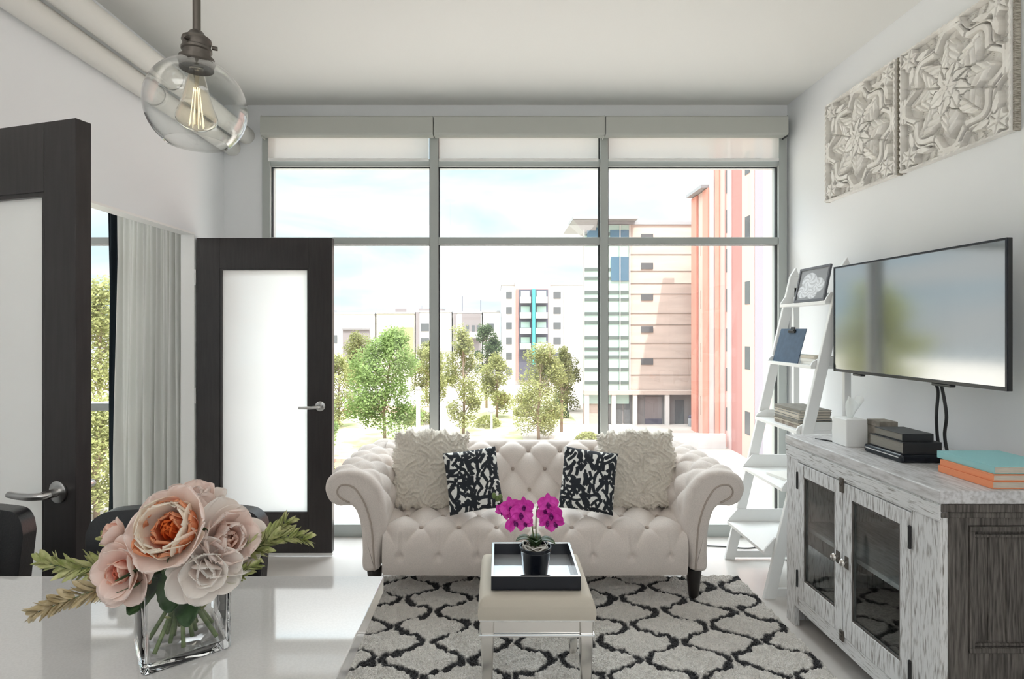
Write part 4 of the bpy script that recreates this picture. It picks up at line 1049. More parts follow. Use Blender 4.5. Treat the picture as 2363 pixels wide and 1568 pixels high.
# ================================================================== LADDER SHELF
ld = thing('ladder_shelf', 'white ladder shelf leaning between the window and the sideboard', 'shelf', (1.65, 3.17, 0))
LY0, LY1 = 2.92, 3.42
def railx(z): return 1.44+0.40*z/1.81
for y in (LY0, LY1):
    mb = MB().hexa([(1.415, y-0.011, 0), (1.478, y-0.011, 0), (1.478, y+0.011, 0), (1.415, y+0.011, 0),
                    (railx(1.77)-0.006, y-0.011, 1.77), (railx(1.77)+0.050, y-0.011, 1.77), (railx(1.77)+0.050, y+0.011, 1.77), (railx(1.77)-0.006, y+0.011, 1.77)])
    mb.add([(railx(1.77)-0.006, y-0.011, 1.77), (railx(1.77)+0.05, y-0.011, 1.77), (railx(1.77)+0.05, y+0.011, 1.77), (railx(1.77)-0.006, y+0.011, 1.77), (railx(1.82)+0.018, y-0.011, 1.825), (railx(1.82)+0.018, y+0.011, 1.825)],
           [(0,1,4),(3,5,2),(1,2,5,4),(0,4,5,3)])
    obj('front_rail', mb, M['white_paint'], ld, world=True, bevel=0.003)
    obj('rear_leg', MB().box(1.845, 1.880, y-0.011+(0.0), y+0.011, 0, 1.70), M['white_paint'], ld, world=True, bevel=0.003)
    obj('foot_bar', MB().box(1.478, 1.845, y-0.009, y+0.009, 0.012, 0.055), M['white_paint'], ld, world=True, bevel=0.003)
shelf_z = [0.235, 0.575, 0.885, 1.235, 1.585]
for k, z in enumerate(shelf_z):
    xf_ = railx(z)-0.035-(0.03 if k == 0 else 0.01 if k == 1 else 0); xb = 1.842; ya, yb = LY0+0.012, LY1-0.012
    b = MB().box(xf_, xb, ya, yb, z-0.009, z+0.009)
    sh = obj('shelf_board', b, M['white_paint'], ld, world=True, bevel=0.002)
    hgt = 0.085 if k < 2 else 0.055
    for y in (ya, yb-0.012):
        pr_ = [(xf_, z+0.009), (xf_+0.012, z+0.03), (xf_+0.06 if k < 4 else xf_+0.03, z+hgt), (xb-0.001, z+hgt), (xb-0.001, z+0.009)]
        obj('shelf_side', MB().prism(pr_, y, y+0.012, 'y'), M['white_paint'], sh, world=True, bevel=0.001)
    obj('shelf_back', MB().box(xb-0.014, xb-0.002, ya+0.012, yb-0.012, z+0.009, z+hgt), M['white_paint'], sh, world=True, bevel=0.001)
# things on the ladder shelf
def tilted(name, label, cat, x, y0, y1, z, h, lean, T):
    t = thing(name, label, cat, (x, (y0+y1)/2, z)); t.rotation_euler = (0, lean, 0); return t, (y1-y0)
pf, w = tilted('picture_frame', 'dark framed grey flower picture on the top shelf of the ladder', 'picture', 1.764, 2.965, 3.265, 1.5965, 0.20, 0.20, 0.012)
fr = MB(); hh = 0.205; frame_f = 0.014
fr.box(0, 0.012, -w/2, w/2, 0, frame_f).box(0, 0.012, -w/2, w/2, hh-frame_f, hh).box(0, 0.012, -w/2, -w/2+frame_f, frame_f, hh-frame_f).box(0, 0.012, w/2-frame_f, w/2, frame_f, hh-frame_f)
obj('frame', fr, mat('grey_frame', srgb(96,98,104), 0.5), pf, bevel=0.001)
n = 70; U, V = np.meshgrid(np.linspace(0, 1, n), np.linspace(0, 1, n), indexing='ij')
g = 0.30+0.0*U
for (cx, cy, r) in ((0.3, 0.45, 0.24), (0.62, 0.62, 0.27), (0.78, 0.28, 0.22), (0.45, 0.2, 0.18)):
    d = np.hypot(U-cx, V-cy)/r; a = np.arctan2(V-cy, U-cx); g = np.where(d < 1, 0.45+0.4*np.abs(np.cos(a*3+d*4))*(1-0.3*d)+0.1*vnoise(U*30, V*30, 4), g)
c = np.stack([g*0.95, g*0.98, g*1.03], 2)
P = np.stack([0*U+0.005, (U-0.5)*(w-2*frame_f), frame_f+V*(hh-2*frame_f)], 2)
obj('picture', MB().grid(P), mat('printed_picture', rough=0.3, vcol=True), pf, col=c.reshape(-1, 3), fixn=False)
cl, w = tilted('clipboard', 'dark blue clipboard leaning on the second shelf of the ladder', 'clipboard', 1.700, 3.105, 3.385, 1.2445, 0.21, 0.26, 0.004)
obj('board', MB().box(0, 0.004, -w/2, w/2, 0, 0.205), mat('blue_board', srgb(66,88,112), 0.6, noise=0.15, nscale=30), cl, bevel=0.001)
obj('clip', MB().box(-0.008, 0.0, -0.035, 0.035, 0.178, 0.196).box(-0.005, 0.0, -0.02, 0.02, 0.196, 0.214).tube([(-0.008, -0.03, 0.19), (-0.008, 0.03, 0.19)], 0.004, 8), M['black_metal'], cl)
for i in range(3):
    book(1.715, 1.825, 2.965, 3.10, 1.2445+i*0.0165, 1.2445+i*0.0165+0.016, ('paper', 'paper', 'pages')[i], ('white notebook lowest in the pale stack on the second ladder shelf', 'white notebook in the middle of the pale stack on the second ladder shelf', 'cream notebook topmost of the pale stack on the second ladder shelf')[i], 'notebooks on the second ladder shelf', name='notebook', cat='notebook', rz=(-0.06, 0.05, 0.0)[i])
M['mag_dark'] = mat('magazine_dark', srgb(70,72,76), 0.4, color2=srgb(150,152,154), nscale=30, stretch=(1,1,8)); M['mag_brown'] = mat('magazine_brown', srgb(128,112,98), 0.5, color2=srgb(170,158,144), nscale=30)
cols = ['mag_brown', 'mag_brown', 'pages_grey', 'mag_dark', 'pages', 'mag_dark', 'pages_grey']
names = ['lowest', 'second from the bottom', 'third from the bottom', 'in the middle', 'third from the top', 'second from the top', 'topmost']
for i, cn in enumerate(cols):
    book(1.640, 1.815, 2.975+0.002*(i % 3), 3.245+0.004*(i % 2), 0.8945+i*0.0148, 0.8945+i*0.0148+0.0143, cn, ('brown','brown','grey','dark grey','cream','dark grey','grey')[i]+' magazine '+names[i]+' in the stack on the third ladder shelf', 'magazines on the third ladder shelf', name='magazine', cat='magazine', pages='pages', spine='x+' if i % 2 else 'x-', rz=(0.0,0.03,-0.03,0.02,-0.02,0.01,0.02)[i])
book(1.60, 1.80, 3.02, 3.24, 0.5845, 0.600, 'paper', 'white magazine with black edge lying on the fourth ladder shelf', None, name='magazine', cat='magazine', rz=0.25)
# cord on the floor by the window
c_, _ = smooth_curve([(1.25, 3.63, 0.005), (1.38, 3.615, 0.005), (1.50, 3.60, 0.005), (1.62, 3.575, 0.005), (1.74, 3.60, 0.005), (1.9, 3.62, 0.005)], 40)
o = obj('floor_cable', MB().tube([tuple(p) for p in c_], 0.004, 8), M['black_plastic'], smooth=True); tag(o, 'thin black cable on the floor between the sofa and the ladder shelf', 'cable')
# ================================================================== VASE AND BOUQUET
CTZ = 0.9105
vm = bpy.data.materials.new('vase_glass'); vm.use_nodes = True
b_ = vm.node_tree.nodes['Principled BSDF']; b_.inputs['Transmission Weight'].default_value = 1; b_.inputs['Roughness'].default_value = 0.0
b_.inputs['IOR'].default_value = 1.25; b_.inputs['Base Color'].default_value = (1.0, 1.0, 1.0, 1)
VC = (-0.5305, 0.916); VR = math.radians(38.5)
vs = thing('glass_vase', 'clear square glass vase standing on the quartz counter', 'vase', (VC[0], VC[1], CTZ), VR)
def sq_ring(w, r, z, n=6):
    pts = []
    for (cx, cy, a0) in ((w-r, w-r, 0), (-(w-r), w-r, PI/2), (-(w-r), -(w-r), PI), (w-r, -(w-r), 1.5*PI)):
        for k in range(n):
            a = a0+PI/2*k/(n-1); pts.append((cx+r*math.cos(a), cy+r*math.sin(a), z))
    return pts
def loops(mb, rings):
    n0 = len(mb.v); n = len(rings[0])
    for r in rings: mb.v += r
    for i in range(len(rings)-1):
        for k in range(n): mb.f.append((n0+i*n+k, n0+i*n+(k+1) % n, n0+(i+1)*n+(k+1) % n, n0+(i+1)*n+k))
    mb.f.append(tuple(n0+k for k in range(n-1, -1, -1))); mb.f.append(tuple(n0+(len(rings)-1)*n+k for k in range(n)))
mb = MB(); w = 0.063; VH = 0.153
loops(mb, [sq_ring(w-0.003, 0.006, 0.0), sq_ring(w, 0.008, 0.003), sq_ring(w, 0.008, VH-0.002), sq_ring(w-0.0015, 0.007, VH), sq_ring(w-0.0045, 0.006, VH-0.002), sq_ring(w-0.0055, 0.006, 0.016), sq_ring(w-0.012, 0.006, 0.011)])
obj('glass_body', mb, vm, vs, smooth=40)
M['pink'] = translucent('petal_cloth', (1,1,1), (1,1,1), 0.5)
_v = M['pink'].node_tree.nodes.new('ShaderNodeVertexColor'); _v.layer_name = 'Col'
for _n in M['pink'].node_tree.nodes:
    if _n.type in ('BSDF_DIFFUSE', 'BSDF_TRANSLUCENT'): M['pink'].node_tree.links.new(_v.outputs[0], _n.inputs[0])
M['sprig'] = mat('sprig_green', srgb(150,158,96), 0.6, color2=srgb(190,190,140), nscale=60)
M['leafd'] = mat('rose_leaf', srgb(36,62,32), 0.5, color2=srgb(58,88,48), nscale=40)
M['stem'] = mat('flower_stem', srgb(120,136,92), 0.5, color2=srgb(84,104,62), nscale=60)
M['berry'] = mat('berry', srgb(206,140,110), 0.5)
def bloom_petal(L, w, cup, bend, wav, ph, start, n=16, m=15):
    P = np.zeros((n, m, 3)); x = z = 0.0; a = start
    for i in range(n):
        t = i/(n-1); ww = w*0.5*(0.30+0.70*math.sin(PI*0.5*min(1, t/0.62)))*(math.sqrt(max(0.0, 1-((t-0.62)/0.385)**2)) if t > 0.62 else 1)
        for j in range(m):
            q = (j/(m-1)-0.5)*2
            up = cup*ww*q*q + wav*w*0.5*(math.sin(q*8+ph)+0.6*math.sin(q*15+ph*2))*t**3*0.5
            notch = 0.10*L*(q*q-0.3*abs(math.sin(q*4+ph)))*0 
            P[i, j] = (x-up*math.sin(a), q*ww, z+up*math.cos(a))
        curl = bend/(n-1)*(1 if t < 0.75 else -0.6)
        x += L/(n-1)*math.cos(a); z += L/(n-1)*math.sin(a); a += curl
    return P
def lerp(a, b, t): return tuple(a[i]*(1-t)+b[i]*t for i in range(3))
def flower(name, label, cat, c, axis, R, layers, seed, group='flowers in the glass vase', base=None, stemcurve=None, calyx=True):
    rnd = random.Random(seed); t = thing(name, label, cat, c, group=group)
    q = Vector(axis).to_track_quat('Z', 'Y').to_matrix().to_4x4()
    mb = MB(); cc = []
    for (cnt, L, wd, start, bend, r0, zz, cin, cout, wav) in layers:
        for k in range(cnt):
            az = 2*PI*(k+rnd.uniform(-0.15, 0.15))/cnt+rnd.uniform(0, 0.3)+start*3
            P = bloom_petal(L*R*rnd.uniform(0.9, 1.08), wd*R*rnd.uniform(0.9, 1.1), 0.28, bend*rnd.uniform(0.85, 1.15), wav*1.6, rnd.uniform(0, 6), start+rnd.uniform(-0.10, 0.10))
            # ragged, softly lobed rim
            Mx = q @ Matrix.Rotation(az, 4, 'Z') @ Matrix.Translation((r0*R, 0, zz*R))
            mb.grid(xf(P, Mx))
            for i in range(16):
                tt = (i/15)**1.2
                for j in range(15): cc.append(lerp(cin, cout, min(1, tt*1.1)))
    o = obj('petals', mb, M['pink'], t, smooth=True, col=np.array(cc), fixn=False)
    so = o.modifiers.new('s', 'SOLIDIFY'); so.thickness = 0.0007
    ax = Vector(axis).normalized()
    if calyx:
        cal = MB(); back = -ax*0.012
        for k in range(5):
            P = petal_grid(R*0.6, R*0.22, 0.2, 0.7, 8, 5, 1.0, 0, 0, 0.15, 0.1); cal.grid(xf(P, Matrix.Translation(-ax*R*0.12) @ q @ Matrix.Rotation(k*2*PI/5, 4, 'Z')))
        obj('sepals', cal, M['leafd'], t, smooth=True, fixn=False)
    if base is not None:
        C = Vector(c); b0 = Vector(base)-C; top = -ax*R*0.1
        neck = Vector((VC[0]+(b0.x+C.x-VC[0])*-0.25, VC[1]+(b0.y+C.y-VC[1])*-0.25, 1.035))-C
        pts = [tuple(top), tuple(top-ax*R*0.5), tuple(neck), tuple(neck*0.45+b0*0.55), tuple(b0)]
        cv, _ = smooth_curve(pts, 24)
        obj('stem', MB().tube([tuple(p) for p in cv], [0.0030]*20+[0.0033]*4, 8), M['stem'], t, smooth=True)
    return t
cream = srgb(254,246,234); pinkw = srgb(254,242,236); peach = srgb(250,190,150); orange = srgb(246,138,74); salmon = srgb(240,150,126); blush = srgb(252,226,212); white = srgb(255,251,247)
def fb(dx, dy): # point on the vase floor
    c, s = math.cos(VR), math.sin(VR); return (VC[0]+dx*c-dy*s, VC[1]+dx*s+dy*c, CTZ+0.018)
flower('garden_rose', 'largest garden rose with an orange heart at the front of the bouquet', 'flower', (-0.490, 0.850, 1.124), (-0.02, -0.88, 0.47), 0.080,
   [(6, 1.05, 0.95, 0.35, 0.9, 0.02, 0.0, cream, pinkw, 0.05), (5, 0.95, 0.95, 0.75, 0.85, 0.05, 0.02, cream, cream, 0.05), (5, 0.85, 0.9, 0.85, 0.7, 0.10, 0.03, orange, cream, 0.06),
    (7, 0.72, 0.55, 0.95, 0.8, 0.28, 0.05, orange, peach, 0.12), (6, 0.62, 0.45, 1.15, 0.7, 0.16, 0.06, orange, peach, 0.14), (6, 0.55, 0.36, 1.3, 0.6, 0.05, 0.06, orange, orange, 0.14)], 1, base=fb(0.012, -0.02))
flower('peony', 'pale blush peony on the right side of the bouquet', 'flower', (-0.462, 0.895, 1.088), (0.75, -0.50, 0.42), 0.068,
   [(7, 1.1, 1.0, 0.15, 0.8, 0.02, 0.0, pinkw, white, 0.08), (6, 1.0, 0.9, 0.55, 0.9, 0.04, 0.02, pinkw, pinkw, 0.09), (6, 0.85, 0.8, 0.9, 1.0, 0.06, 0.03, blush, pinkw, 0.10), (6, 0.65, 0.5, 1.2, 0.8, 0.08, 0.05, peach, blush, 0.14), (5, 0.5, 0.35, 1.35, 0.7, 0.02, 0.06, peach, blush, 0.14)], 2, base=fb(-0.02, 0.012))
flower('peony', 'ruffled pale peony at the back top of the bouquet', 'flower', (-0.528, 0.940, 1.112), (0.10, -0.10, 1.0), 0.066,
   [(7, 1.05, 0.95, 0.3, 0.8, 0.03, 0.0, pinkw, white, 0.09), (7, 0.95, 0.9, 0.7, 0.8, 0.05, 0.02, pinkw, pinkw, 0.10), (6, 0.8, 0.7, 1.0, 0.8, 0.06, 0.03, blush, pinkw, 0.12), (6, 0.6, 0.5, 1.25, 0.7, 0.06, 0.04, blush, pinkw, 0.14)], 3, base=fb(0.025, 0.02))
flower('peony', 'pale peony behind the orange-hearted rose on the left', 'flower', (-0.568, 0.925, 1.082), (-0.45, -0.2, 0.9), 0.058,
   [(6, 1.05, 0.95, 0.2, 0.9, 0.03, 0.0, pinkw, white, 0.08), (6, 0.9, 0.85, 0.7, 0.9, 0.05, 0.02, pinkw, pinkw, 0.10), (6, 0.7, 0.6, 1.1, 0.8, 0.06, 0.03, blush, pinkw, 0.13)], 7, base=fb(-0.02, -0.02))
flower('peony', 'white drooping peony hanging over the front right rim of the vase', 'flower', (-0.462, 0.862, 1.068), (0.45, -0.85, -0.10), 0.052,
   [(6, 1.15, 1.05, 0.1, 0.6, 0.02, 0.0, pinkw, white, 0.05), (5, 0.95, 0.95, 0.5, 0.8, 0.04, 0.02, white, white, 0.06), (5, 0.75, 0.8, 0.9, 1.0, 0.05, 0.03, pinkw, white, 0.06)], 4, base=fb(0.0, 0.025), calyx=False)
flower('rose', 'pale pink open rose drooping at the lower left of the bouquet', 'flower', (-0.574, 0.850, 1.068), (-0.18, -0.95, 0.08), 0.050,
   [(6, 1.08, 1.05, 0.02, 0.5, 0.03, 0.0, blush, pinkw, 0.05), (6, 0.92, 0.95, 0.35, 0.7, 0.05, 0.02, blush, pinkw, 0.05), (5, 0.66, 0.7, 0.85, 0.9, 0.06, 0.03, salmon, blush, 0.06), (5, 0.5, 0.45, 1.15, 0.9, 0.06, 0.04, salmon, salmon, 0.08), (4, 0.42, 0.32, 1.35, 0.8, 0.02, 0.05, salmon, peach, 0.1)], 5, base=fb(0.02, -0.005))
flower('rosebud', 'small pink rosebud at the far left of the bouquet', 'flower', (-0.598, 0.872, 1.108), (-0.75, -0.35, 0.45), 0.034,
   [(5, 1.0, 0.95, 0.5, 0.9, 0.02, 0.0, blush, pinkw, 0.05), (5, 0.9, 0.8, 0.95, 0.9, 0.04, 0.02, salmon, blush, 0.06), (4, 0.75, 0.6, 1.25, 0.8, 0.04, 0.03, salmon, blush, 0.06)], 6, base=fb(-0.012, 0.0))
# berries
t = thing('berry_sprig', 'cluster of small brown-pink berries below the largest rose', 'berries', (-0.560, 0.848, 1.062), group='greenery in the glass vase')
rnd = random.Random(9); mb = MB(); sm_ = MB()
for k in range(46):
    v = Vector((rnd.gauss(0, 1), rnd.gauss(0, 0.7), rnd.gauss(0, 1))).normalized()*rnd.uniform(0.010, 0.024); v.y *= 0.7
    mb.sphere(tuple(v), rnd.uniform(0.0025, 0.0042), 8, 6); sm_.tube([(0.005, 0.01, -0.012), tuple(v)], 0.0006, 4)
obj('berries', mb, M['berry'], t, smooth=True); obj('twig', sm_.tube([(0.005, 0.01, -0.012), (0.03, 0.045, -0.04), (0.035, 0.05, -0.10)], 0.0016, 6), M['stem'], t)
# leaves
def rose_leaf(label, c, axis, L, W, roll, seed):
    P = petal_grid(L, W, 0.25, 0.5, 16, 9, 0.95, 0.05, seed, 0.06, 0.0)
    for i in range(16): P[i, 0] += (P[i, 0]-P[i, 4])*0.06*(i % 2); P[i, 8] += (P[i, 8]-P[i, 4])*0.06*(i % 2)
    q = Vector(axis).to_track_quat('X', 'Z').to_matrix().to_4x4() @ Matrix.Rotation(roll, 4, 'X')
    t = thing('rose_leaf', label, 'leaf', c, group='greenery in the glass vase')
    o = obj('leaf_blade', MB().grid(xf(P, q)), M['leafd'], t, smooth=True, fixn=False); so = o.modifiers.new('s', 'SOLIDIFY'); so.thickness = 0.0006
    e = Vector((VC[0]-c[0], VC[1]-c[1], 1.0-c[2]))
    obj('leaf_stalk', MB().tube([(0, 0, 0), tuple(e*0.6), tuple(e)], 0.0013, 6), M['stem'], t, smooth=True)
rose_leaf('dark green leaf hanging left over the vase rim below the berries', (-0.535, 0.870, 1.055), (-0.60, -0.45, -0.45), 0.070, 0.050, 0.3, 1)
rose_leaf('dark green leaf between the orange-hearted rose and the white drooping peony', (-0.515, 0.838, 1.075), (0.35, -0.2, 0.35), 0.062, 0.042, 1.2, 2)
rose_leaf('broad green leaf reaching down inside the front of the vase', (-0.515, 0.880, 1.062), (0.10, -0.35, -0.95), 0.072, 0.050, 0.2, 3)
rose_leaf('small green leaf at the left side of the vase mouth', (-0.545, 0.880, 1.050), (-0.35, -0.30, -0.9), 0.070, 0.048, -0.4, 4)
rose_leaf('dark leaf tucked beneath the berries', (-0.545, 0.865, 1.075), (-0.30, -0.75, -0.35), 0.058, 0.048, 0.5, 6)
rose_leaf('green leaf behind the white peony inside the vase', (-0.500, 0.885, 1.045), (0.25, -0.25, -0.9), 0.080, 0.050, 0.9, 5)
# bare cut stems spreading on the vase floor
def cut_stem(label, x, y, seed):
    rnd = random.Random(seed); b = fb(x, y); k = (VC[0]+(b[0]-VC[0])*-0.35, VC[1]+(b[1]-VC[1])*-0.35, 1.05)
    t = thing('cut_stem', label, 'stem', b, group='bare stems standing in the vase')
    pts = [(0, 0, 0), ((VC[0]-b[0])*0.7, (VC[1]-b[1])*0.7, 0.055), (k[0]-b[0], k[1]-b[1], k[2]-b[2])]
    cv, _ = smooth_curve(pts, 16); obj('stalk', MB().tube([tuple(p) for p in cv], 0.0035, 8), M['stem'], t, smooth=True)
    P = petal_grid(0.022, 0.009, 0.2, 0.4, 7, 5); P2 = xf(P, Matrix.Translation(tuple(cv[5])) @ Matrix.Rotation(rnd.uniform(0, 6), 4, 'Z') @ Matrix.Rotation(-0.5, 4, 'Y'))
    obj('leaf_stub', MB().grid(P2), M['sprig'], t, smooth=True, fixn=False)
for i, (x, y, w_) in enumerate(((-0.044, -0.038, 'nearest the front left corner of'), (0.044, -0.044, 'nearest the right corner of'), (-0.005, -0.046, 'in the middle of the front side of'), (0.046, 0.004, 'against the right-hand side of'), (-0.046, 0.010, 'against the left-hand side of'), (0.015, 0.044, 'standing farthest back in'))):
    cut_stem('bare green cut stem '+w_+' the clear vase', x, y, i)
# feathery sprigs
def sprig(label, c0, pts, L, seed, mt='sprig', dens=19, w=0.0115):
    rnd = random.Random(seed); t = thing('fern_sprig', label, 'fern sprig', c0, group='feathery sprigs in the glass vase')
    cv, _ = smooth_curve([tuple(Vector(p)-Vector(c0)) for p in pts], 60)
    obj('sprig_stem', MB().tube([tuple(p) for p in cv], [0.0018-0.0012*i/59 for i in range(60)], 6), M['stem'], t, smooth=True)
    mb = MB()
    for k in range(dens):
        s_ = 0.30+0.68*k/(dens-1); i = int(s_*59); p = Vector(cv[i]); d = (Vector(cv[min(59, i+1)])-Vector(cv[max(0, i-1)])).normalized()
        for sd_ in (-1, 1):
            for lay in range(2):
                side = d.cross(Vector((0, -1, 0.3*lay-0.15))).normalized()*sd_
                ax = (d*(0.8+rnd.uniform(-0.1, 0.2))+side*(0.75-0.3*s_)+Vector((0, rnd.uniform(-0.35, 0.25), rnd.uniform(-0.15, 0.15)))).normalized()
                LL = L*(1-0.55*s_)*rnd.uniform(0.8, 1.15)
                P = petal_grid(LL, w*rnd.uniform(0.8, 1.1), 0.3, rnd.uniform(-0.2, 0.5), 8, 5, 0.9, 0, 0, 0.05)
                mb.grid(xf(P, Matrix.Translation(p) @ ax.to_track_quat('X', 'Z').to_matrix().to_4x4() @ Matrix.Rotation(rnd.uniform(-0.8, 0.8), 4, 'X')))
    obj('leaflets', mb, M[mt], t, smooth=True, fixn=False)
M['straw'] = mat('straw_sprig', srgb(196,182,150), 0.7, color2=srgb(176,158,120), nscale=50)
nk = (VC[0], VC[1], 1.02)
sprig('feathery green sprig reaching out left past the bouquet', (-0.54, 0.895, 1.04), [nk, (-0.58, 0.885, 1.050), (-0.63, 0.875, 1.060), (-0.68, 0.870, 1.058), (-0.725, 0.865, 1.072)], 0.052, 1)
sprig('straw-coloured sprig drooping down at the lower left of the bouquet', (-0.54, 0.895, 1.035), [nk, (-0.58, 0.870, 1.040), (-0.625, 0.850, 1.034), (-0.668, 0.840, 1.020), (-0.712, 0.835, 1.004)], 0.048, 2, 'straw')
sprig('feathery sprig rising right beside the blush peony', (-0.50, 0.895, 1.04), [nk, (-0.47, 0.895, 1.045), (-0.43, 0.900, 1.065), (-0.385, 0.905, 1.090), (-0.348, 0.905, 1.124)], 0.050, 3)
sprig('feathery sprig pointing right with a drooping tip', (-0.50, 0.895, 1.04), [nk, (-0.46, 0.900, 1.050), (-0.41, 0.905, 1.072), (-0.36, 0.905, 1.094), (-0.315, 0.905, 1.092)], 0.048, 4)
sprig('short feathery sprig at the front right rim of the vase', (-0.50, 0.885, 1.035), [nk, (-0.48, 0.880, 1.035), (-0.445, 0.875, 1.035), (-0.41, 0.875, 1.05), (-0.385, 0.875, 1.062)], 0.035, 5)
sprig('short green sprig standing up behind the pale pink rose', (-0.56, 0.90, 1.05), [nk, (-0.59, 0.905, 1.055), (-0.63, 0.905, 1.072), (-0.655, 0.905, 1.095)], 0.034, 6)
# ================================================================== OUTDOORS (the flat is four storeys up)
GZ = -9.3
def om(n, c, r=0.9, **k): return mat(n, c, r, **k)
M['pave'] = om('pale_paving', srgb(184,174,166), noise=0.12, nscale=0.4)
M['grass'] = om('dry_grass', srgb(150,156,108), color2=srgb(180,172,142), nscale=0.5)
M['mulch'] = om('red_mulch', srgb(160,122,104), noise=0.2, nscale=1.5)
M['stone'] = om('cream_stone_cladding', srgb(188,172,162), noise=0.10, nscale=0.5, stretch=(0.4,1,3))
M['joint'] = om('stone_joint', srgb(132,120,112))
M['render_w'] = om('white_render', srgb(202,198,195)); M['render_c'] = om('cream_render', srgb(190,184,168))
M['render_g'] = om('grey_render', srgb(128,120,120)); M['render_o'] = om('olive_render', srgb(150,144,108))
M['terra'] = om('terracotta_panel', srgb(206,142,126), noise=0.08, nscale=0.6); M['terra_p'] = om('pale_pink_panel', srgb(202,162,154)); M['terra_d'] = om('dark_red_panel', srgb(168,120,114))
M['win'] = mat('dark_window', srgb(90,92,94), 0.2); M['win_g'] = mat('green_curtain_glass', srgb(164,186,176), 0.15, coat=0.3); M['win_b'] = mat('blue_curtain_glass', srgb(76,104,122), 0.12)
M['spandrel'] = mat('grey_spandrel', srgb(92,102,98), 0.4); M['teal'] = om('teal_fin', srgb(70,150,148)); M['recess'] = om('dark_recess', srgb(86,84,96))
M['rooft'] = om('roof_edge', srgb(150,150,152)); M['dkgrey'] = om('dark_ground_floor', srgb(126,122,122))
g = obj('ground', MB().box(-160, 160, -120, 300, GZ-0.2, GZ), M['pave']); g['kind'] = 'structure'
def slab(name, label, cat, x0, x1, y0, y1, m, h=0.05):
    o = obj(name, MB().box(x0, x1, y0, y1, GZ+0.002, GZ+h), m); o['kind'] = 'structure'; return o
slab('lawn', '', '', -30, -8.4, 46, 70, M['grass']); slab('lawn', '', '', -4.0, 2.4, 50, 96, M['grass']); slab('lawn', '', '', 4.2, 9, 62, 92, M['grass'])
slab('lawn', '', '', -60, -31, 20, 80, M['grass'])
slab('planting_bed', '', '', -22, -12, 38, 45, M['mulch']); slab('planting_bed', '', '', -21, -9, 70.2, 76, M['mulch'])
def building(name, label, x0, x1, y0, y1, ztop, wall, group=None):
    t = thing(name, label, 'building', ((x0+x1)/2, (y0+y1)/2, GZ))
    if group: t['group'] = group
    xb0 = max(x0, x0*y1/y0+0.1) if x0 > 5 else x0
    obj('walls', MB().prism([(x0, y0), (x1, y0), (x1, y1), (xb0, y1)], GZ, ztop, 'z'), wall, t, world=True)
    obj('parapet', MB().prism([(x0-0.1, y0-0.15), (x1+0.1, y0-0.15), (x1+0.1, y1+0.1), (xb0-0.1, y1+0.1)], ztop, ztop+0.35, 'z'), M['rooft'], t, world=True)
    return t
def part(name, t, x0, x1, y0, y1, z0, z1, m): return obj(name, MB().box(x0, x1, y0, y1, z0, z1), m, t, world=True)
# --- apartment block with the teal fin, Y = 105
b = building('apartment_building', 'white apartment block with a red-framed balcony bay and teal fin', 0.6, 16.3, 105, 120, 9.9, M['render_w'])
part('balcony_frame', b, 3.2, 9.9, 104.2, 105.0, GZ+1, 10.6, M['terra_p']); part('frame_post', b, 3.35, 3.85, 104.0, 104.19, GZ+1, 9.0, M['terra_d'])
part('penthouse', b, 4.6, 9.2, 106, 112, 10.26, 11.6, M['render_w'])
for r in range(6):
    z = 7.5-2.93*r
    for (xa, xb) in ((1.5, 2.6), (10.6, 12.0), (14.2, 15.3)):
        if z > GZ+0.5: part('window', b, xa, xb, 104.9, 104.99, z-0.2, z+1.15, M['win'])
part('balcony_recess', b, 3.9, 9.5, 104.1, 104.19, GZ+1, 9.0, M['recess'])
for r in range(4):
    z = 6.6-2.93*r
    for (xa, xb) in ((4.1, 6.15), (7.1, 9.3)):
        part('balcony', b, xa, xb, 103.0, 104.09, z-0.2, z+0.95, M['render_w']); part('balcony_window', b, xa+0.2, xb-0.2, 104.0, 104.09, z+1.0, z+2.1, M['win_g'])
part('teal_fin', b, 6.4, 6.95, 102.6, 104.09, GZ+4, 9.0, M['teal'])
part('side_wing', b, 12.6, 16.3, 104.6, 104.89, GZ, 9.5, M['render_w'])
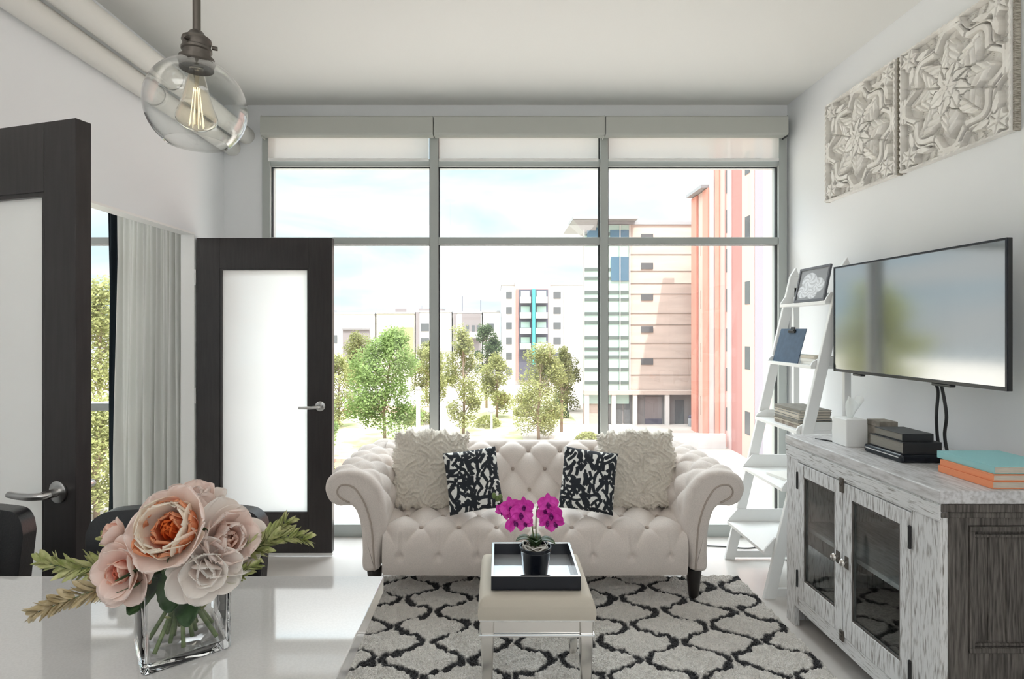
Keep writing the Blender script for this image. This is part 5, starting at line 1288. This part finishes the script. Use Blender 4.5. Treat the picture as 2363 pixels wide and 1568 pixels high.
# --- left row of low blocks, Y = 112
row = [('apartment_building', 'low white block with a grey panel, leftmost beyond the trees', -46, -25.4, 4.5, 'render_w'), ('apartment_building', 'low cream block with an olive panel, left of the first mullion', -25.0, -17.2, 4.6, 'render_c'),
       ('apartment_building', 'low white block crossed by the first window mullion', -16.9, -9.6, 4.9, 'render_w'), ('apartment_building', 'low block with a dark grey balcony bay and rooftop masts', -9.3, -3.4, 4.7, 'render_w'), ('apartment_building', 'plain white block just left of the teal-fin block', -3.2, 0.3, 4.9, 'render_w')]
s112 = 112/1260
for (nm, lab, x0, x1, zt, mt) in row:
    b = building(nm, lab, x0, x1, 112, 124, zt, M[mt])
    if x0 == -46:
        part('grey_panel', b, -31.8, -26.4, 111.6, 111.99, -4.5, 1.5, M['render_g']); part('panel_canopy', b, -31.9, -26.2, 111.3, 111.59, 1.3, 1.6, M['dkgrey'])
        part('window', b, -30.4, -29.2, 111.5, 111.59, -0.9, -0.2, M['win']); part('window', b, -30.6, -28.4, 111.5, 111.59, -4.2, -2.6, M['win'])
        part('window', b, -34.5, -33.0, 111.9, 111.99, -1.5, 0.2, M['win'])
    elif x0 == -25.0:
        part('olive_panel', b, -20.8, -17.4, 111.6, 111.99, -4.5, 1.8, M['render_o']); part('roof_block', b, -19.0, -17.2, 113, 118, 4.96, 5.8, M['render_w'])
        part('window', b, -24.4, -23.2, 111.9, 111.99, -1.5, 0.2, M['win'])
    elif x0 == -16.9:
        for z in (1.0, -2.0): part('window', b, -15.9, -14.2, 111.9, 111.99, z, z+1.6, M['win'])
        part('dark_strip', b, -16.9, -16.2, 111.7, 111.99, -3, 4.9, M['render_g']); part('beige_panel', b, -12.3, -10.0, 111.7, 111.99, -3, 3.0, M['render_c'])
    elif x0 == -9.3:
        part('dark_panel', b, -7.4, -3.6, 111.5, 111.99, -3.0, 4.6, M['render_g']); part('balcony', b, -7.2, -3.7, 110.4, 111.49, -0.4, 0.9, M['render_w'])
        for x in (-6.6, -5.4, -4.4): part('window', b, x, x+0.6, 111.4, 111.49, 1.0, 2.2, M['win'])
        part('dark_strip', b, -9.2, -8.6, 111.7, 111.99, -3, 4.6, M['render_g'])
        part('mast', b, -7.5, -7.35, 112.4, 112.55, 4.7, 8.2, M['recess']); part('mast', b, -3.7, -3.55, 112.4, 112.55, 4.7, 7.4, M['recess'])
    else:
        for z in (1.2, -1.8): part('window', b, -2.2, -0.9, 111.9, 111.99, z, z+1.4, M['win'])
# --- glass and stone tower, Y = 62
b = building('office_tower', 'stone and green glass corner tower near the right of the view', 9.6, 30, 62, 78, 13.3, M['stone'])
part('curtain_wall', b, 9.65, 14.75, 61.7, 61.99, -7.0, 13.2, M['win_g'])
for z in (12.2, 8.2, 7.2, 5.6, 4.8, 3.2, 2.2, 0.5, -0.8, -1.7, -3.1, -4.6):
    part('spandrel', b, 9.7, 11.6, 61.62, 61.69, z-0.16, z+0.16, M['spandrel']); part('spandrel', b, 12.4, 14.7, 61.62, 61.69, z-0.16, z+0.16, M['spandrel'])
part('blue_glazing', b, 12.7, 14.7, 61.55, 61.61, 6.9, 9.6, M['win_b']); part('blue_glazing', b, 10.0, 11.6, 61.55, 61.61, 11.2, 12.9, M['win_b']); part('blue_glazing', b, 12.6, 14.7, 61.55, 61.61, 11.2, 12.6, M['win_b'])
for x in (9.6, 11.65, 12.2, 13.65, 14.75): part('mullion', b, x, x+0.10, 61.45, 61.54, -5.8, 13.2, M['render_w'])
part('roof_overhang', b, 8.3, 15.5, 60.4, 70, 13.65, 14.0, M['rooft'])
obj('flared_soffit', MB().hexa([(9.6,61.7,12.4),(11.0,61.7,12.4),(11.0,64,12.4),(9.6,64,12.4),(8.3,60.5,13.6),(11.0,60.5,13.6),(11.0,64,13.6),(8.3,64,13.6)]), M['rooft'], b, world=True)
for k, z in enumerate((12.0, 8.7, 5.15, 1.5, -2.15)): part('window', b, 16.2, 17.55, 61.9, 61.99, z-0.45, z+0.25, M['win'])
j = MB()
for z in (11.2, 9.9, 8.0, 6.6, 5.4, 3.2, 1.9, -0.2, -1.9, -3.8): j.box(15.0, 22.0, 61.95, 61.985, z, z+0.07)
obj('cladding_joint', j, M['joint'], b, world=True)
part('ground_recess', b, 12.4, 22.2, 61.90, 61.99, GZ, -5.75, M['dkgrey']); part('fascia', b, 9.6, 22.2, 61.0, 61.94, -5.9, -5.45, M['stone'])
for x in (9.7, 12.7, 15.1, 18.7): part('column', b, x, x+0.45, 61.1, 61.6, GZ, -5.9, M['render_w'])
for x in (13.3, 14.2): part('door', b, x, x+0.7, 61.80, 61.89, GZ, -6.8, M['win'])
part('garage_door', b, 16.6, 18.5, 61.80, 61.89, GZ, -6.2, M['render_g']); part('garage_gap', b, 16.6, 18.5, 61.75, 61.79, GZ, GZ+0.6, M['recess']); part('door', b, 20.0, 21.0, 61.80, 61.89, GZ, -6.6, M['win'])
# --- red building on the right
b = thing('brick_building', 'tall terracotta and white striped building at the right edge of the view', 'building', (26, 48, GZ))
RXW = 20.8
obj('walls', MB().box(RXW, 34, 54.0, 58.0, GZ, 15.4).box(RXW, 34, 50.5, 54.0, GZ, 19.5).box(RXW, 34, 30.0, 50.5, GZ, 26), M['terra_p'], b, world=True)
rnd = random.Random(3); y = 57.6; k = 0
M['ochre_p'] = om('pale_ochre_panel', srgb(204,170,158)); M['lav'] = om('lavender_grey_panel', srgb(162,154,162)); M['whitep'] = om('white_panel', srgb(200,172,168))
ys = [(58.2, 56.7, 'terra', .25), (56.7, 56.2, 'terra_d', .05), (56.2, 54.9, 'ochre_p', .18), (54.9, 53.5, 'terra', .28), (53.5, 52.4, 'whitep', .15), (52.4, 51.8, 'win', .04), (51.8, 50.9, 'terra', .25),
      (50.9, 49.9, 'terra_p', .12), (49.9, 49.3, 'win', .04), (49.3, 48.5, 'whitep', .15), (48.5, 46.3, 'terra_d', .05), (46.3, 44.1, 'ochre_p', .15), (44.1, 42.5, 'lav', .10), (42.5, 40.0, 'whitep', .2), (40.0, 38.0, 'terra', .2), (38, 35, 'terra_p', .1)]
for (ya, yb, mt, d) in ys:
    zt = 15.3 if ya > 54.8 else 19.4 if ya > 50.6 else 25.9
    if mt == 'win':
        for z in np.arange(GZ+1.5, zt-2, 3.6): part('window', b, RXW-d, RXW-0.001, yb+0.08, ya-0.08, float(z), float(z)+2.1, M['win'])
    else: part('pilaster' if d > 0.2 else 'wall_strip', b, RXW-d, RXW-0.001, yb, ya, GZ, zt, M[mt])
    if mt == 'ochre_p':
        for z in np.arange(GZ+2.0, zt-2, 5.4): part('window', b, RXW-d-0.03, RXW-d-0.001, yb+0.7, ya-0.6, float(z), float(z)+1.9, M['win'])
part('cornice', b, RXW-0.8, RXW+0.5, 53.9, 58.2, 15.4, 15.7, M['rooft']); part('cornice', b, RXW-0.8, RXW+0.5, 50.4, 53.8, 19.5, 19.8, M['rooft'])
# --- distant skyline
for (lab, x0, x1, z, y) in (('grey roofline far left on the horizon', -60, -34, 6.3, 170), ('grey roofline above the low cream block', -33, -18, 8.0, 175), ('pale roofline behind the masts', -16, -2, 6.8, 178)):
    h_ = thing('distant_building', lab, 'building', ((x0+x1)/2, y+5, GZ))
    part('block', h_, x0, x1, y, y+10, GZ, z, M['render_g']); part('roof_plant', h_, x0+4, x0+8, y+1, y+6, z, z+1.2, M['rooft'])
# --- trees
def tree(label, x, y, h, cr, ch, mt, n, seed, lean=0, lsize=0.26, trunk=0.16, base=None, group='trees beyond the window', name='tree', gap=0.25):
    rnd = random.Random(seed); t = thing(name, label, 'tree', (x, y, GZ), group=group)
    tk = MB(); zc = h-ch*0.5
    tk.tube([(0, 0, 0), (0.1*rnd.uniform(-1, 1), 0, h*0.3), (lean*0.5, 0, h*0.6), (lean, 0, h*0.92)], [trunk, trunk*0.8, trunk*0.5, trunk*0.12], 8)
    blobs = []
    for k in range(16):
        v = (k+0.5)/16; zz = h-ch+ch*v; rr = cr*math.sin(PI*min(1, 0.12+0.85*v))**0.7*(1-0.25*v)
        for q in range(2):
            a = rnd.uniform(0, 2*PI); r = rr*rnd.uniform(0.35, 0.8); c = (r*math.cos(a)+lean*v, r*math.sin(a), zz+rnd.uniform(-0.3, 0.3)); blobs.append((c, cr*rnd.uniform(0.26, 0.42)))
            tk.tube([(lean*0.5*v, 0, max(h*0.18, zz-ch*0.22)), (c[0]*0.6, c[1]*0.6, zz-ch*0.06), c], [trunk*0.3, trunk*0.2, 0.02], 5)
    obj('trunk', tk, M['bark'], t, smooth=True)
    mb = MB(); cc = []
    base_ = M[mt+'_c']
    vs, fs = [], []
    for k in range(int(n*1.25)):
        c, r = blobs[rnd.randrange(len(blobs))]
        d = Vector((rnd.gauss(0, 1), rnd.gauss(0, 1), rnd.gauss(0, 0.8))).normalized()*r*rnd.uniform(gap, 1.0)**0.6
        p = Vector(c)+d; s_ = lsize*rnd.uniform(0.6, 1.2)
        e = Euler((rnd.uniform(-1, 1), rnd.uniform(-1, 1), rnd.uniform(0, 6.3))).to_matrix()
        a_, b2, c2, d2 = e@Vector((0, -s_*0.5, 0)), e@Vector((s_*0.28, 0, 0.03)), e@Vector((0, s_*0.5, 0)), e@Vector((-s_*0.28, 0, 0.03))
        i0 = len(vs); vs += [tuple(p+a_), tuple(p+b2), tuple(p+c2), tuple(p+d2)]; fs.append((i0, i0+1, i0+2, i0+3))
        f = rnd.uniform(0.75, 1.15); cc += [tuple(min(1, q*f) for q in base_)]*4
    mb.v = vs; mb.f = fs
    obj('foliage', mb, M['leaves'], t, col=np.array(cc), fixn=False)
    return t
M['bark'] = om('bark', srgb(150,130,112))
lm = translucent('tree_leaves', (0.5,0.5,0.5), (0.5,0.5,0.5), 0.45); M['leaves'] = lm
vcn = lm.node_tree.nodes.new('ShaderNodeVertexColor'); vcn.layer_name = 'Col'
for nd in lm.node_tree.nodes:
    if nd.type in ('BSDF_DIFFUSE', 'BSDF_TRANSLUCENT'): lm.node_tree.links.new(vcn.outputs[0], nd.inputs[0])
M['green_c'] = srgb(136,156,100); M['lime_c'] = srgb(158,160,110); M['olive_c'] = srgb(138,140,98); M['deep_c'] = srgb(96,110,80)
tree('leafy bright green tree in the left bay of the window', -10.6, 51, 10.3, 4.2, 8.3, 'green', 11500, 1, lsize=0.30, lean=0.6)
tree('yellow-green tree just right of the first mullion', -3.6, 56, 10.6, 2.5, 9.2, 'lime', 6500, 2, lsize=0.27)
tree('small dark green tree left of the teal-fin building', -1.6, 74, 11.2, 2.3, 6.0, 'deep', 3500, 3, lsize=0.32)
tree('wispy yellow-green tree in the middle bay of the window', 3.9, 53, 8.9, 3.4, 7.9, 'lime', 9000, 4, lsize=0.25, lean=0.3)
tree('slender olive tree beside the wispy middle tree', 6.6, 57, 8.7, 1.5, 5.2, 'olive', 2200, 5, lsize=0.25)
tree('bushy green tree at the far left bay beside the door leaf', -14.9, 44, 6.2, 2.2, 6.0, 'green', 5200, 6, lsize=0.28)
tree('olive tree in front of the grey panel at the left', -21.5, 84, 10.0, 3.6, 7.5, 'olive', 4500, 8, lsize=0.36)
tree('low olive tree between the bright green tree and the first mullion', -10.5, 80, 8.5, 3.4, 6.2, 'olive', 4500, 9, lsize=0.36)
tree('lime tree behind the first mullion', -8.0, 66, 8.2, 2.4, 6.2, 'lime', 3500, 10, lsize=0.3)
tree('tall green tree seen through the bedroom window, upper one', -30.6, 42, 13.8, 4.2, 7.5, 'lime', 6500, 11, lsize=0.34)
tree('rounded lime tree seen low through the bedroom window', -22.8, 31, 6.3, 3.2, 5.8, 'lime', 6500, 12, lsize=0.26)
tree('low lime tree filling the gap between the bright green tree and the door leaf', -17.5, 60, 7.6, 2.8, 6.6, 'lime', 4500, 21, lsize=0.3)
tree('pale olive tree right of the yellow-green tree', -0.2, 66, 7.4, 2.6, 6.2, 'lime', 4500, 22, lsize=0.3)
tree('low olive tree left of the stone tower', 9.0, 72, 7.6, 2.4, 6.8, 'olive', 3500, 23, lsize=0.32)
# shrubs
def shrub(label, x, y, r, h, mt, seed, n=1400):
    rnd = random.Random(seed); t = thing('shrub', label, 'shrub', (x, y, GZ), group='low shrubs on the plaza')
    vs, fs, cc = [], [], []; base_ = M[mt+'_c']
    for k in range(n):
        a = rnd.uniform(0, 2*PI); b_ = math.asin(rnd.uniform(0, 1)); rr = r*rnd.uniform(0.6, 1)
        p = Vector((rr*math.cos(a)*math.cos(b_), rr*math.sin(a)*math.cos(b_), 0.1+h*math.sin(b_)*rnd.uniform(0.7, 1))); s_ = 0.24*rnd.uniform(0.6, 1.2)
        e = Euler((rnd.uniform(-1, 1), rnd.uniform(-1, 1), rnd.uniform(0, 6.3))).to_matrix(); i0 = len(vs)
        vs += [tuple(p+e@Vector(q)) for q in ((0, -s_*0.5, 0), (s_*0.3, 0, 0), (0, s_*0.5, 0), (-s_*0.3, 0, 0))]; fs.append((i0, i0+1, i0+2, i0+3))
        f = rnd.uniform(0.75, 1.15); cc += [tuple(min(1, q*f) for q in base_)]*4
    mb = MB(); mb.v = vs; mb.f = fs; obj('foliage', mb, M['leaves'], t, col=np.array(cc), fixn=False)
    obj('twigs', MB().tube([(0, 0, 0), (0.1, 0, h*0.5)], 0.05, 5).tube([(0, 0, 0), (-r*0.3, 0.1, h*0.5)], 0.04, 5).tube([(0, 0, 0), (r*0.35, -0.1, h*0.5)], 0.04, 5), M['bark'], t)
for i, (x, y, r, h, mt, lab) in enumerate(((-13.6, 41, 1.3, 1.4, 'green', 'round green shrub low in the left bay'), (-9.0, 62, 1.8, 1.5, 'olive', 'olive shrub behind the bright green tree'),
      (-1.2, 60, 1.6, 1.2, 'lime', 'lime shrub at the foot of the yellow-green tree'), (3.2, 68, 1.4, 1.2, 'olive', 'olive shrub on the middle lawn'), (7.2, 66, 1.4, 2.4, 'deep', 'dark shrub beside the stone tower'),
      (8.4, 51, 1.4, 1.1, 'lime', 'lime shrub right of the wispy middle tree'))): shrub(lab, x, y, r, h, mt, i)
# lamp posts / sign
def post(label, x, y, h, w=0.12):
    t = thing('lamp_post', label, 'lamp post', (x, y, GZ), group='pale posts on the plaza')
    obj('pole', MB().tube([(0, 0, 0), (0, 0, h)], [w, w*0.7], 10), M['render_w'], t, smooth=50); obj('lamp_head', MB().lathe([(0.05, h), (0.3, h+0.05), (0.32, h+0.15), (0.05, h+0.3)], n=16), M['rooft'], t, smooth=40)
post('pale post at the right side of the bright green tree', -6.9, 47, 5.5, 0.22); post('pale post low in the left bay', -9.6, 39, 1.6, 0.1); post('pale post standing before the middle lawn', -0.6, 48, 3.4)
# low wall and bin near tower
o = obj('garden_wall', MB().box(13.8, 20.4, 49.0, 49.4, GZ, GZ+1.3), M['render_w']); tag(o, 'low pale plaza wall before the stone tower', 'wall')
t = thing('litter_bin', 'grey litter bin by the tower entrance', 'litter bin', (21.3, 60.3, GZ)); obj('bin_body', MB().lathe([(0.3, 0), (0.34, 0.1), (0.34, 0.9), (0.30, 0.95)], n=20), M['rooft'], t, smooth=40); obj('bin_lid', MB().lathe([(0.36, 0.96), (0.36, 1.05), (0.2, 1.2), (0.01, 1.25)], n=20), M['recess'], t, smooth=40)
